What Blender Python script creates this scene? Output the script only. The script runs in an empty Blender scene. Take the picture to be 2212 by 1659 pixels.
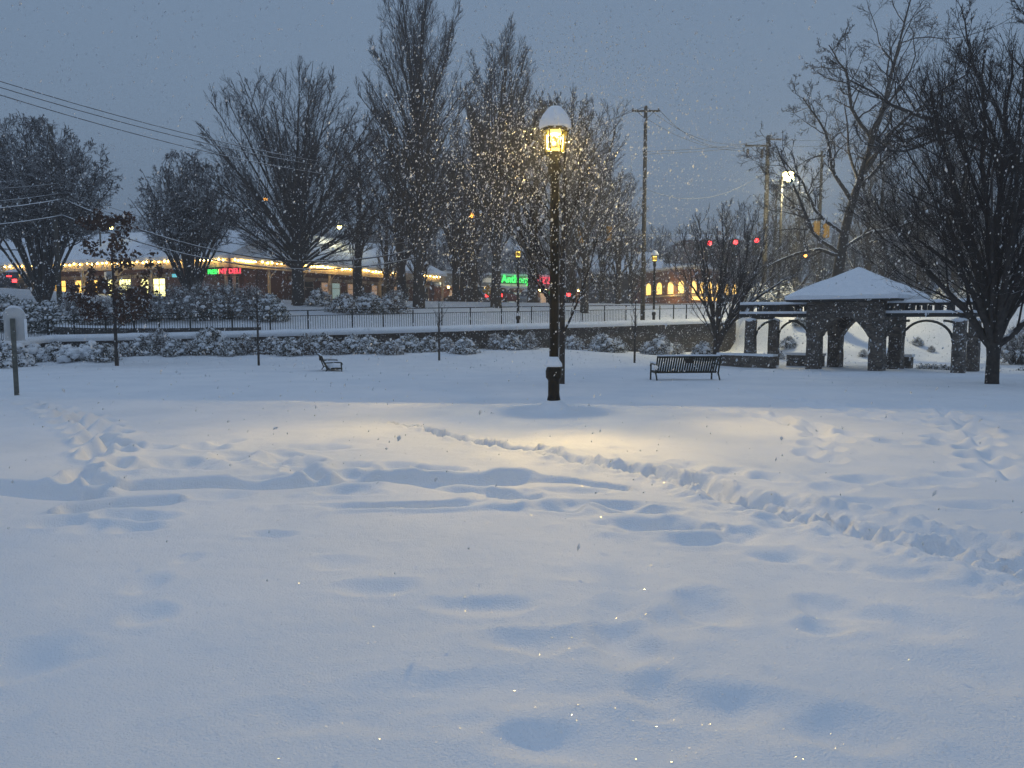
import bpy, math, random
import numpy as np
from mathutils import Vector, Matrix
random.seed(7)
R = math.radians
S = bpy.context.scene
C = S.collection

# ------------------------------------------------------------------ camera, world, light
F = 1600.0; CX = 1106.0; CY = 829.5; HZ = 690.0; CAMZ = 1.6
PITCH = math.atan((CY - HZ) / F)
cam_d = bpy.data.cameras.new('camera'); cam = bpy.data.objects.new('camera', cam_d); C.objects.link(cam)
cam_d.sensor_width = 36; cam_d.lens = 36 * F / 2212.0; cam_d.clip_end = 2000; cam_d.clip_start = 0.05
cam.location = (0, 0, CAMZ); cam.rotation_euler = (math.pi / 2 - PITCH, 0, 0)
S.camera = cam

W = bpy.data.worlds.new('World'); S.world = W; W.use_nodes = True
nt = W.node_tree; nt.nodes.clear()
out = nt.nodes.new('ShaderNodeOutputWorld'); bg = nt.nodes.new('ShaderNodeBackground')
sky = nt.nodes.new('ShaderNodeTexSky'); sky.sky_type = 'NISHITA'; sky.sun_disc = False
sky.sun_elevation = R(2); sky.sun_rotation = R(250); sky.air_density = 1.5; sky.dust_density = 2.0; sky.ozone_density = 4.0
tc = nt.nodes.new('ShaderNodeTexCoord'); sp = nt.nodes.new('ShaderNodeSeparateXYZ')
rmp = nt.nodes.new('ShaderNodeValToRGB')
e = rmp.color_ramp.elements
e[0].position = 0.0; e[0].color = (0.190, 0.262, 0.358, 1)
e[1].position = 1.0; e[1].color = (0.30, 0.405, 0.575, 1)
m_ = e.new(0.4); m_.color = (0.165, 0.236, 0.340, 1)
mx = nt.nodes.new('ShaderNodeMixRGB'); mx.inputs[0].default_value = 0.06
sc_ = nt.nodes.new('ShaderNodeVectorMath'); sc_.operation = 'SCALE'; sc_.inputs['Scale'].default_value = 0.3
L = nt.links.new
L(tc.outputs['Generated'], sp.inputs[0]); L(sp.outputs['Z'], rmp.inputs[0])
L(sky.outputs[0], sc_.inputs[0]); L(rmp.outputs[0], mx.inputs[1]); L(sc_.outputs[0], mx.inputs[2])
L(mx.outputs[0], bg.inputs[0]); bg.inputs[1].default_value = 1.21
L(bg.outputs[0], out.inputs[0])

sun_d = bpy.data.lights.new('sun', 'SUN'); sun_d.energy = 0.10; sun_d.angle = R(45); sun_d.color = (0.8, 0.88, 1.0)
sun = bpy.data.objects.new('sun', sun_d); C.objects.link(sun); sun.rotation_euler = (R(50), 0, R(-40))

S.view_settings.view_transform = 'Standard'; S.view_settings.look = 'None'
S.view_settings.exposure = 0; S.view_settings.gamma = 1
S.render.engine = 'CYCLES'
S.cycles.max_bounces = 6; S.cycles.diffuse_bounces = 3; S.cycles.glossy_bounces = 2
S.cycles.transparent_max_bounces = 12; S.cycles.volume_bounces = 0
S.cycles.sample_clamp_indirect = 3; S.cycles.use_denoising = True

# ------------------------------------------------------------------ pixel -> place helpers (2212 x 1659 reading of the photo)
ct, st = math.cos(PITCH), math.sin(PITCH)
def ray(px, py):
    u = (px - CX) / F; v = (CY - py) / F
    return Vector((u, v * st + ct, v * ct - st))
def P(px, py, D):
    d = ray(px, py); return Vector((0, 0, CAMZ)) + d * (D / d.y)
def G(px, py, z=0.0):
    d = ray(px, py); t = (z - CAMZ) / d.z
    return (d.x * t, d.y * t)
def X(px, D, py=690): return P(px, py, D).x

# ------------------------------------------------------------------ noise + terrain
def vnoise(x, y, seed=0):
    x = np.asarray(x, float); y = np.asarray(y, float)
    xi = np.floor(x).astype(np.int64); yi = np.floor(y).astype(np.int64)
    fx = x - xi; fy = y - yi
    fx = fx * fx * (3 - 2 * fx); fy = fy * fy * (3 - 2 * fy)
    def h(a, b):
        n = (a * 374761393 + b * 668265263 + seed * 974711) & 0x7fffffff
        n = ((n ^ (n >> 13)) * 1274126177) & 0x7fffffff
        return ((n ^ (n >> 16)) & 0xffff) / 65535.0 * 2 - 1
    return (h(xi, yi) * (1 - fx) + h(xi + 1, yi) * fx) * (1 - fy) + (h(xi, yi + 1) * (1 - fx) + h(xi + 1, yi + 1) * fx) * fy
def sst(a, b, x):
    t = np.clip((np.asarray(x, float) - a) / (b - a), 0, 1); return t * t * (3 - 2 * t)

WALL = [(-23.0, 24.0, 0.30), (-23.6, 34.0, 0.60), (-23.9, 38.0, 0.76), (X(300, 38.7), 38.7, 0.85), (X(560, 39.3), 39.3, 0.99),
        (X(760, 40.2), 40.2, 1.10), (X(960, 42.3), 42.3, 1.22), (X(1160, 45), 45.0, 1.34), (X(1400, 49.5), 49.5, 1.52), (X(1585, 52.5), 52.5, 1.70)]
WX = np.array([w[0] for w in WALL]); WY = np.array([w[1] for w in WALL]); WZ = np.array([w[2] for w in WALL])
WEND = WX[-1]
def wall_sd(x, y):
    """signed distance behind the retaining wall line, and the wall's top there"""
    x = np.asarray(x, float); y = np.asarray(y, float)
    best = np.full(x.shape, 1e9); top = np.zeros(x.shape); sg = np.ones(x.shape)
    pts = WALL + [(60.0, 66.0, 1.9)]
    for a, b in zip(pts[:-1], pts[1:]):
        dx, dy = b[0] - a[0], b[1] - a[1]; l2 = dx * dx + dy * dy
        t = np.clip(((x - a[0]) * dx + (y - a[1]) * dy) / l2, 0, 1)
        qx = a[0] + t * dx; qy = a[1] + t * dy
        d = np.hypot(x - qx, y - qy); cr = dx * (y - a[1]) - dy * (x - a[0])
        m = d < best
        best = np.where(m, d, best); top = np.where(m, a[2] + t * (b[2] - a[2]), top); sg = np.where(m, np.sign(cr) + (cr == 0), sg)
    return best * sg, top
def terrain(x, y):
    x = np.asarray(x, float); y = np.asarray(y, float)
    drop = -0.030 * (np.clip(y, 16.5, 34) - 16.5) * sst(14, 19, y)
    bank = 0.40 * sst(34, 39.5, y) * (1 - sst(2, 10, x))
    low = drop + bank - 0.12 * sst(4, 14, x) * sst(18, 32, y) + 0.05 * vnoise(x * .25, y * .25, 3) * sst(16, 30, y)
    s, top = wall_sd(x, y)
    back = top - 0.30 + (3.05 - top + .3) * sst(1.5, 17, s) + 0.8 * sst(-26, -36, -(-x)) * 0
    back = back + 0.85 * (1 - sst(-38, -27, x)) * sst(6, 18, s)
    hill = 9.0 * sst(95, 220, y) + 6 * sst(200, 380, y)
    step = sst(0.15, 0.7, s)
    z_wall = low * (1 - step) + (back + hill) * step
    # no wall to the right: a slope behind the pergola
    slope = low + .16 * vnoise(x * .5, y * .5, 61) * sst(38, 42, y) + (2.6 - low) * sst(39, 52, y + 0.10 * (x - 20)) + 0.5 * sst(52, 70, y) + hill
    k = sst(WEND - 0.6, WEND + 1.6, x)
    return z_wall * (1 - k) + slope * k
def TZ(x, y): return float(terrain(np.array([x]), np.array([y]))[0])

# ------------------------------------------------------------------ materials
def newmat(name):
    m = bpy.data.materials.new(name); m.use_nodes = True
    n = m.node_tree; b = n.nodes['Principled BSDF']; return m, n, b
def noise_col(n, scale, c0, c1, detail=3, coord='Object', lo=.35, hi=.65):
    t = n.nodes.new('ShaderNodeTexCoord'); x = n.nodes.new('ShaderNodeTexNoise'); x.inputs['Scale'].default_value = scale; x.inputs['Detail'].default_value = detail
    r = n.nodes.new('ShaderNodeValToRGB'); r.color_ramp.elements[0].position = lo; r.color_ramp.elements[1].position = hi
    r.color_ramp.elements[0].color = (*c0, 1); r.color_ramp.elements[1].color = (*c1, 1)
    n.links.new(t.outputs[coord], x.inputs['Vector']); n.links.new(x.outputs['Fac'], r.inputs[0]); return r, x
SNOWC = (0.84, 0.86, 0.89)
def mat(name, c0, c1=None, scale=6, rough=.7, metal=0, snow=None, snow_scale=3.0, bump=0.0, wear=None):
    """two-tone procedural colour; snow = height of the normal above which snow lies on it"""
    m, n, b = newmat(name)
    if c1 is None: c1 = tuple(min(1, v * 1.25 + .002) for v in c0)
    r, x = noise_col(n, scale, c0, c1)
    col = r.outputs[0]
    if snow is not None:
        g = n.nodes.new('ShaderNodeNewGeometry'); s = n.nodes.new('ShaderNodeSeparateXYZ'); n.links.new(g.outputs['Normal'], s.inputs[0])
        nz = n.nodes.new('ShaderNodeTexNoise'); nz.inputs['Scale'].default_value = snow_scale; nz.inputs['Detail'].default_value = 2
        n.links.new(g.outputs['Position'], nz.inputs['Vector'])
        a = n.nodes.new('ShaderNodeMath'); a.operation = 'MULTIPLY_ADD'; a.inputs[1].default_value = 1.2; a.inputs[2].default_value = -0.6
        n.links.new(nz.outputs['Fac'], a.inputs[0])
        ad = n.nodes.new('ShaderNodeMath'); ad.operation = 'ADD'; n.links.new(a.outputs[0], ad.inputs[0]); n.links.new(s.outputs['Z'], ad.inputs[1])
        mr = n.nodes.new('ShaderNodeMapRange'); mr.inputs[1].default_value = snow - .08; mr.inputs[2].default_value = snow + .08
        n.links.new(ad.outputs[0], mr.inputs[0])
        mm = n.nodes.new('ShaderNodeMixRGB'); mm.inputs[2].default_value = (*SNOWC, 1)
        n.links.new(mr.outputs[0], mm.inputs[0]); n.links.new(col, mm.inputs[1]); col = mm.outputs[0]
    n.links.new(col, b.inputs['Base Color']); b.inputs['Roughness'].default_value = rough; b.inputs['Metallic'].default_value = metal
    b.inputs['Specular IOR Level'].default_value = 0.25
    if bump:
        bp = n.nodes.new('ShaderNodeBump'); bp.inputs['Strength'].default_value = bump; bp.inputs['Distance'].default_value = .02
        n.links.new(x.outputs['Fac'], bp.inputs['Height']); n.links.new(bp.outputs[0], b.inputs['Normal'])
    return m
def emat(name, c, s, base=(.5, .5, .5)):
    m, n, b = newmat(name); b.inputs['Base Color'].default_value = (*base, 1)
    b.inputs['Emission Color'].default_value = (*c, 1); b.inputs['Emission Strength'].default_value = s; return m

def snow_ground_mat():
    m, n, b = newmat('snow_ground')
    t = n.nodes.new('ShaderNodeTexCoord')
    r, x = noise_col(n, 0.6, (.80, .83, .87), (.88, .895, .92), 4)
    n.links.new(r.outputs[0], b.inputs['Base Color']); b.inputs['Roughness'].default_value = .75; b.inputs['Specular IOR Level'].default_value = .15
    n1 = n.nodes.new('ShaderNodeTexNoise'); n1.inputs['Scale'].default_value = 90; n1.inputs['Detail'].default_value = 3
    n2 = n.nodes.new('ShaderNodeTexNoise'); n2.inputs['Scale'].default_value = 14; n2.inputs['Detail'].default_value = 5
    n.links.new(t.outputs['Object'], n1.inputs['Vector']); n.links.new(t.outputs['Object'], n2.inputs['Vector'])
    b1 = n.nodes.new('ShaderNodeBump'); b1.inputs['Strength'].default_value = .8; b1.inputs['Distance'].default_value = .010
    b2 = n.nodes.new('ShaderNodeBump'); b2.inputs['Strength'].default_value = .5; b2.inputs['Distance'].default_value = .015
    n.links.new(n2.outputs['Fac'], b2.inputs['Height']); n.links.new(n1.outputs['Fac'], b1.inputs['Height'])
    n.links.new(b2.outputs[0], b1.inputs['Normal']); n.links.new(b1.outputs[0], b.inputs['Normal'])
    return m
def stone_mat(name, scale, cols, snow=.55):
    m, n, b = newmat(name)
    t = n.nodes.new('ShaderNodeTexCoord'); v = n.nodes.new('ShaderNodeTexVoronoi'); v.inputs['Scale'].default_value = scale
    mp = n.nodes.new('ShaderNodeMapping'); mp.inputs['Scale'].default_value = (1, 1, 1.7)
    n.links.new(t.outputs['Object'], mp.inputs[0]); n.links.new(mp.outputs[0], v.inputs['Vector'])
    s0 = n.nodes.new('ShaderNodeSeparateXYZ'); n.links.new(v.outputs['Color'], s0.inputs[0])
    r = n.nodes.new('ShaderNodeValToRGB'); r.color_ramp.elements[0].color = (*cols[0], 1); r.color_ramp.elements[1].color = (*cols[-1], 1)
    for i, c in enumerate(cols[1:-1]): r.color_ramp.elements.new((i + 1) / (len(cols) - 1)).color = (*c, 1)
    n.links.new(s0.outputs[0], r.inputs[0])
    ve = n.nodes.new('ShaderNodeTexVoronoi'); ve.feature = 'DISTANCE_TO_EDGE'; ve.inputs['Scale'].default_value = scale
    n.links.new(mp.outputs[0], ve.inputs['Vector'])
    mr = n.nodes.new('ShaderNodeMapRange'); mr.inputs[2].default_value = .07; n.links.new(ve.outputs['Distance'], mr.inputs[0])
    mj = n.nodes.new('ShaderNodeMixRGB'); mj.inputs[1].default_value = (.028, .026, .025, 1); n.links.new(mr.outputs[0], mj.inputs[0]); n.links.new(r.outputs[0], mj.inputs[2])
    # wind-blown snow stuck in patches
    ns = n.nodes.new('ShaderNodeTexNoise'); ns.inputs['Scale'].default_value = 13; ns.inputs['Detail'].default_value = 3; n.links.new(t.outputs['Object'], ns.inputs['Vector'])
    g = n.nodes.new('ShaderNodeNewGeometry'); s = n.nodes.new('ShaderNodeSeparateXYZ'); n.links.new(g.outputs['Normal'], s.inputs[0])
    a = n.nodes.new('ShaderNodeMath'); a.operation = 'MULTIPLY_ADD'; a.inputs[1].default_value = 0.6; n.links.new(s.outputs['Z'], a.inputs[0]); n.links.new(ns.outputs['Fac'], a.inputs[2])
    m2 = n.nodes.new('ShaderNodeMapRange'); m2.inputs[1].default_value = .63; m2.inputs[2].default_value = .70; n.links.new(a.outputs[0], m2.inputs[0])
    mk = n.nodes.new('ShaderNodeMixRGB'); mk.inputs[2].default_value = (*SNOWC, 1); n.links.new(m2.outputs[0], mk.inputs[0]); n.links.new(mj.outputs[0], mk.inputs[1])
    n.links.new(mk.outputs[0], b.inputs['Base Color']); b.inputs['Roughness'].default_value = .85
    bp = n.nodes.new('ShaderNodeBump'); bp.inputs['Strength'].default_value = .8; bp.inputs['Distance'].default_value = .04
    n.links.new(mr.outputs[0], bp.inputs['Height']); n.links.new(bp.outputs[0], b.inputs['Normal'])
    return m
def brick_mat():
    m, n, b = newmat('brick'); t = n.nodes.new('ShaderNodeTexCoord'); k = n.nodes.new('ShaderNodeTexBrick')
    mp = n.nodes.new('ShaderNodeMapping'); mp.inputs['Rotation'].default_value = (R(90), 0, 0)
    k.inputs['Scale'].default_value = 4; k.inputs['Color1'].default_value = (.16, .055, .035, 1); k.inputs['Color2'].default_value = (.22, .085, .055, 1); k.inputs['Mortar'].default_value = (.2, .17, .15, 1)
    n.links.new(t.outputs['Object'], mp.inputs[0]); n.links.new(mp.outputs[0], k.inputs['Vector']); n.links.new(k.outputs['Color'], b.inputs['Base Color']); b.inputs['Roughness'].default_value = .9
    return m

M = {
    'snow': mat('snow', (.82, .85, .89), (.87, .89, .92), 4, .8),
    'snowground': snow_ground_mat(),
    'bark': mat('bark', (.030, .027, .026), (.062, .055, .050), 9, .95, snow=.78, snow_scale=5, bump=.6),
    'bark_snow': mat('bark_snowy', (.032, .029, .027), (.065, .058, .052), 9, .95, snow=.50, snow_scale=4, bump=.6),
    'twig': mat('twig', (.022, .019, .019), (.038, .032, .031), 5, .95, snow=.95, snow_scale=2.5),
    'shrub_twig': mat('shrub_twig', (.05, .045, .04), (.08, .07, .06), 5, .95, snow=.22, snow_scale=4),
    'twig_snow': mat('twig_snowy', (.026, .023, .023), (.045, .038, .037), 5, .95, snow=.56, snow_scale=2.5),
    'oakleaf': mat('dry_leaf', (.055, .026, .016), (.11, .05, .026), 5, .9, snow=.86, snow_scale=6),
    'leaf': mat('shrub_leaf', (.022, .030, .018), (.06, .062, .035), 8, .8, snow=.04, snow_scale=7),
    'leafbrown': mat('shrub_leaf_brown', (.06, .045, .03), (.10, .075, .05), 8, .8, snow=.02, snow_scale=7),
    'evergreen': mat('evergreen_leaf', (.018, .032, .02), (.05, .06, .03), 8, .8, snow=.04, snow_scale=6),
    'stone': stone_mat('fieldstone', 4.2, [(.055, .046, .038), (.14, .115, .09), (.08, .066, .055), (.22, .19, .155)]),
    'wallstone': stone_mat('wall_stone', 2.6, [(.018, .018, .018), (.05, .045, .04), (.03, .028, .026), (.09, .08, .075)]),
    'blackmetal': mat('black_metal', (.006, .006, .006), (.012, .012, .011), 20, .45, .3),
    'polemetal': mat('pole_metal', (.007, .007, .006), (.012, .012, .010), 20, .4, .2, snow=.85),
    'greenmetal': mat('green_metal', (.008, .014, .012), (.014, .022, .018), 20, .5, .1, snow=.95, snow_scale=9),
    'wood': mat('weathered_wood', (.035, .034, .028), (.075, .07, .055), 12, .9),
    'polewood': mat('pole_wood', (.045, .040, .032), (.09, .08, .062), 10, .9, snow=.8),
    'postwood': mat('sign_post_wood', (.085, .09, .08), (.15, .155, .135), 14, .85, bump=.4),
    'signback': mat('sign_back', (.50, .50, .50), (.58, .58, .57), 5, .5),
    'cream': mat('cream_paint', (.50, .40, .27), (.58, .47, .33), 3, .8),
    'tan': mat('tan_paint', (.42, .34, .26), (.50, .42, .33), 3, .8),
    'brick': brick_mat(),
    'darkglass': mat('dark_glass', (.03, .035, .04), (.05, .055, .06), 2, .15),
    'frame': mat('window_frame', (.35, .28, .2), (.42, .34, .25), 4, .7),
    'grey': mat('grey_wall', (.07, .065, .062), (.11, .10, .095), 2, .9),
    'beam': mat('dark_beam', (.020, .022, .022), (.034, .036, .036), 8, .8, snow=.75),
    'wire': mat('wire', (.04, .04, .045), (.06, .06, .065), 5, .8, snow=.25, snow_scale=1.2),
    'yellow': mat('signal_yellow', (.42, .22, .03), (.5, .28, .04), 5, .6),
    'sigblack': mat('signal_black', (.015, .015, .015), None, 5, .6),
    'tyre': mat('tyre', (.012, .012, .012), None, 20, .9),
    'carred': mat('car_red', (.14, .02, .02), (.16, .025, .02), 3, .4),
    'carsilver': mat('car_silver', (.25, .26, .27), (.3, .31, .32), 3, .35, .3),
    'cardark': mat('car_dark', (.03, .03, .035), (.04, .04, .045), 3, .35),
    'stucco': mat('stucco', (.30, .27, .23), (.38, .34, .29), 3, .9),
    'e_bulb': emat('bulb_glow', (1.0, .66, .20), 42),
    'e_lamp': emat('lamp_glow', (1.0, .74, .16), 5, (.01, .008, .003)),
    'e_lampside': emat('lamp_side_glow', (1.0, .60, .02), 1.0, (.01, .008, .003)),
    'e_cobra': emat('street_lamp_glow', (1.0, .84, .26), 20),
    'e_orange': emat('sodium_glow', (1.0, .42, .06), 10),
    'e_red': emat('red_signal_glow', (1.0, .02, .03), 9),
    'e_redlow': emat('tail_glow', (1.0, .02, .02), 7),
    'e_head': emat('headlamp_glow', (1.0, .92, .7), 8),
    'e_green': emat('green_sign_glow', (.02, 1.0, .10), 2.0),
    'e_redsign': emat('red_sign_glow', (1.0, .015, .05), 1.9),
    'e_win': emat('lit_window', (1.0, .93, .36), 3.2),
    'e_win2': emat('lit_window_warm', (1.0, .58, .10), 2.2),
    'e_win3': emat('lit_door', (.65, 1.0, .55), 1.1),
    'e_windim': emat('dim_window', (.8, .45, .22), .38),
    'e_windim2': emat('dim_window_cool', (.5, .75, .7), .35),
    'e_teal': emat('teal_sign_glow', (.1, .7, .85), .8),
    'e_white': emat('white_glow', (.95, .95, .6), 1.3),
    'e_paleband': emat('lit_band', (.8, .72, .5), .35),
}
def glass_amber():
    m = bpy.data.materials.new('amber_glass'); m.use_nodes = True; n = m.node_tree; n.nodes.clear()
    o = n.nodes.new('ShaderNodeOutputMaterial'); t = n.nodes.new('ShaderNodeBsdfTransparent'); t.inputs[0].default_value = (1, .93, .72, 1)
    tr = n.nodes.new('ShaderNodeEmission'); tr.inputs[0].default_value = (1, .66, .03, 1); tr.inputs[1].default_value = .8
    gl = n.nodes.new('ShaderNodeBsdfGlossy'); gl.inputs['Roughness'].default_value = .15
    a = n.nodes.new('ShaderNodeMixShader'); a.inputs[0].default_value = .22; b = n.nodes.new('ShaderNodeMixShader'); b.inputs[0].default_value = .04
    n.links.new(t.outputs[0], a.inputs[1]); n.links.new(tr.outputs[0], a.inputs[2]); n.links.new(a.outputs[0], b.inputs[1]); n.links.new(gl.outputs[0], b.inputs[2]); n.links.new(b.outputs[0], o.inputs[0])
    return m
M['amber'] = glass_amber()
m = bpy.data.materials.new('lamp_glass_glow'); m.use_nodes = True; n = m.node_tree; n.nodes.clear()
o = n.nodes.new('ShaderNodeOutputMaterial'); t = n.nodes.new('ShaderNodeBsdfTransparent'); e_ = n.nodes.new('ShaderNodeEmission'); e_.inputs[0].default_value = (1, .72, .12, 1); e_.inputs[1].default_value = 14
a = n.nodes.new('ShaderNodeMixShader'); a.inputs[0].default_value = .25; n.links.new(t.outputs[0], a.inputs[1]); n.links.new(e_.outputs[0], a.inputs[2]); n.links.new(a.outputs[0], o.inputs[0])
M['e_lampglass'] = m
def flake_mat():
    m = bpy.data.materials.new('snowflake'); m.use_nodes = True; n = m.node_tree; n.nodes.clear()
    o = n.nodes.new('ShaderNodeOutputMaterial'); d = n.nodes.new('ShaderNodeBsdfDiffuse'); d.inputs[0].default_value = (.84, .86, .88, 1)
    t = n.nodes.new('ShaderNodeBsdfTranslucent'); t.inputs[0].default_value = (.84, .86, .88, 1)
    a = n.nodes.new('ShaderNodeMixShader'); a.inputs[0].default_value = .5
    n.links.new(d.outputs[0], a.inputs[1]); n.links.new(t.outputs[0], a.inputs[2]); n.links.new(a.outputs[0], o.inputs[0]); return m
M['flake'] = flake_mat()
m, n, b = newmat('ice_crystal'); b.inputs['Base Color'].default_value = (.97, .98, 1, 1); b.inputs['Roughness'].default_value = .20; b.inputs['IOR'].default_value = 1.6; b.inputs['Specular IOR Level'].default_value = 1.0
M['crystal'] = m

# ------------------------------------------------------------------ mesh helpers
def tag(o, label=None, cat=None, group=None, kind=None):
    if label: o['label'] = label
    if cat: o['category'] = cat
    if group: o['group'] = group
    if kind: o['kind'] = kind
    return o
def empty(name, loc, rz=0, label=None, cat=None, group=None):
    o = bpy.data.objects.new(name, None); C.objects.link(o); o.location = loc; o.rotation_euler = (0, 0, rz); o.empty_display_size = .2
    return tag(o, label, cat, group)
def link_mesh(name, me, mt, parent=None, smooth=False):
    o = bpy.data.objects.new(name, me); C.objects.link(o)
    if mt is not None: me.materials.append(mt)
    if parent is not None: o.parent = parent
    if smooth: me.polygons.foreach_set('use_smooth', np.ones(len(me.polygons), dtype=bool))
    return o
def np_mesh(name, V, Q, mt, parent=None, smooth=False):
    """V n x 3, Q m x k faces, all of the same number of corners"""
    V = np.asarray(V, np.float32); Q = np.asarray(Q, np.int32); k = Q.shape[1]
    me = bpy.data.meshes.new(name)
    me.vertices.add(len(V)); me.vertices.foreach_set('co', V.ravel())
    me.loops.add(Q.size); me.loops.foreach_set('vertex_index', Q.ravel())
    me.polygons.add(len(Q)); me.polygons.foreach_set('loop_start', np.arange(0, Q.size, k, dtype=np.int32)); me.polygons.foreach_set('loop_total', np.full(len(Q), k, np.int32))
    me.update(calc_edges=True)
    return link_mesh(name, me, mt, parent, smooth)
class MB:
    def __init__(s, T=None): s.v = []; s.f = []; s.T = T
    def add(s, vs, fs):
        b = len(s.v); s.v += [tuple(v) for v in vs]; s.f += [tuple(i + b for i in f) for f in fs]; return s
    def box(s, x0, x1, y0, y1, z0, z1):
        return s.add([(x0, y0, z0), (x1, y0, z0), (x1, y1, z0), (x0, y1, z0), (x0, y0, z1), (x1, y0, z1), (x1, y1, z1), (x0, y1, z1)],
                     [(0, 3, 2, 1), (4, 5, 6, 7), (0, 1, 5, 4), (1, 2, 6, 5), (2, 3, 7, 6), (3, 0, 4, 7)])
    def prism(s, poly, lo, hi, axis='y'):
        n = len(poly)
        def m(p, h): return (p[0], h, p[1]) if axis == 'y' else ((h, p[0], p[1]) if axis == 'x' else (p[0], p[1], h))
        vs = [m(p, lo) for p in poly] + [m(p, hi) for p in poly]
        return s.add(vs, [tuple(range(n)), tuple(range(2 * n - 1, n - 1, -1))] + [(i, i + n, (i + 1) % n + n, (i + 1) % n) for i in range(n)])
    def tube(s, pts, rad, n=8, cap=True):
        pts = [Vector(p) for p in pts]; rad = rad if hasattr(rad, '__len__') else [rad] * len(pts); b = len(s.v)
        for i, p in enumerate(pts):
            t = (pts[min(i + 1, len(pts) - 1)] - pts[max(i - 1, 0)]).normalized()
            a = t.cross(Vector((0, 0, 1)) if abs(t.z) < .9 else Vector((1, 0, 0))).normalized(); c = t.cross(a)
            for k in range(n):
                an = 2 * math.pi * k / n; s.v.append(tuple(p + a * (math.cos(an) * rad[i]) + c * (math.sin(an) * rad[i])))
        for i in range(len(pts) - 1):
            for k in range(n):
                s.f.append((b + i * n + k, b + i * n + (k + 1) % n, b + (i + 1) * n + (k + 1) % n, b + (i + 1) * n + k))
        if cap:
            s.f.append(tuple(b + k for k in range(n))[::-1]); e_ = b + (len(pts) - 1) * n; s.f.append(tuple(e_ + k for k in range(n)))
        return s
    def lathe(s, prof, n=16, c=(0, 0, 0), off=0.0, cap=True):
        b = len(s.v)
        for r, z in prof:
            for k in range(n):
                an = 2 * math.pi * (k + off) / n; s.v.append((c[0] + r * math.cos(an), c[1] + r * math.sin(an), c[2] + z))
        for i in range(len(prof) - 1):
            for k in range(n): s.f.append((b + i * n + k, b + i * n + (k + 1) % n, b + (i + 1) * n + (k + 1) % n, b + (i + 1) * n + k))
        if cap:
            s.f.append(tuple(b + k for k in range(n))[::-1]); e_ = b + (len(prof) - 1) * n; s.f.append(tuple(e_ + k for k in range(n)))
        return s
    def blob(s, c, r, seed=0, nu=10, nv=7, flat=.7, rough=.22):
        rg = random.Random(seed); b = len(s.v); ph = [rg.uniform(0, 6.28) for _ in range(6)]
        for j in range(nv + 1):
            th = math.pi * j / nv
            for i in range(nu):
                a = 2 * math.pi * i / nu
                k = 1 + rough * (math.sin(2 * a + ph[0]) * math.sin(th * 2 + ph[1]) + .6 * math.sin(3 * a + ph[2] + th * 3) + .4 * math.sin(5 * th + ph[3]))
                s.v.append((c[0] + r * k * math.sin(th) * math.cos(a), c[1] + r * k * math.sin(th) * math.sin(a), c[2] + r * flat * k * math.cos(th)))
        for j in range(nv):
            for i in range(nu): s.f.append((b + j * nu + i, b + (j + 1) * nu + i, b + (j + 1) * nu + (i + 1) % nu, b + j * nu + (i + 1) % nu))
        return s
    def build(s, name, mt, parent=None, smooth=False):
        me = bpy.data.meshes.new(name); vs = s.v
        if s.T is not None: vs = [tuple(s.T @ Vector(v)) for v in vs]
        me.from_pydata(vs, [], s.f); me.update(); return link_mesh(name, me, mt, parent, smooth)
def copy_tree(o, parent=None):
    c = o.copy(); C.objects.link(c); c.parent = parent
    for ch in o.children: copy_tree(ch, c)
    return c

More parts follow.
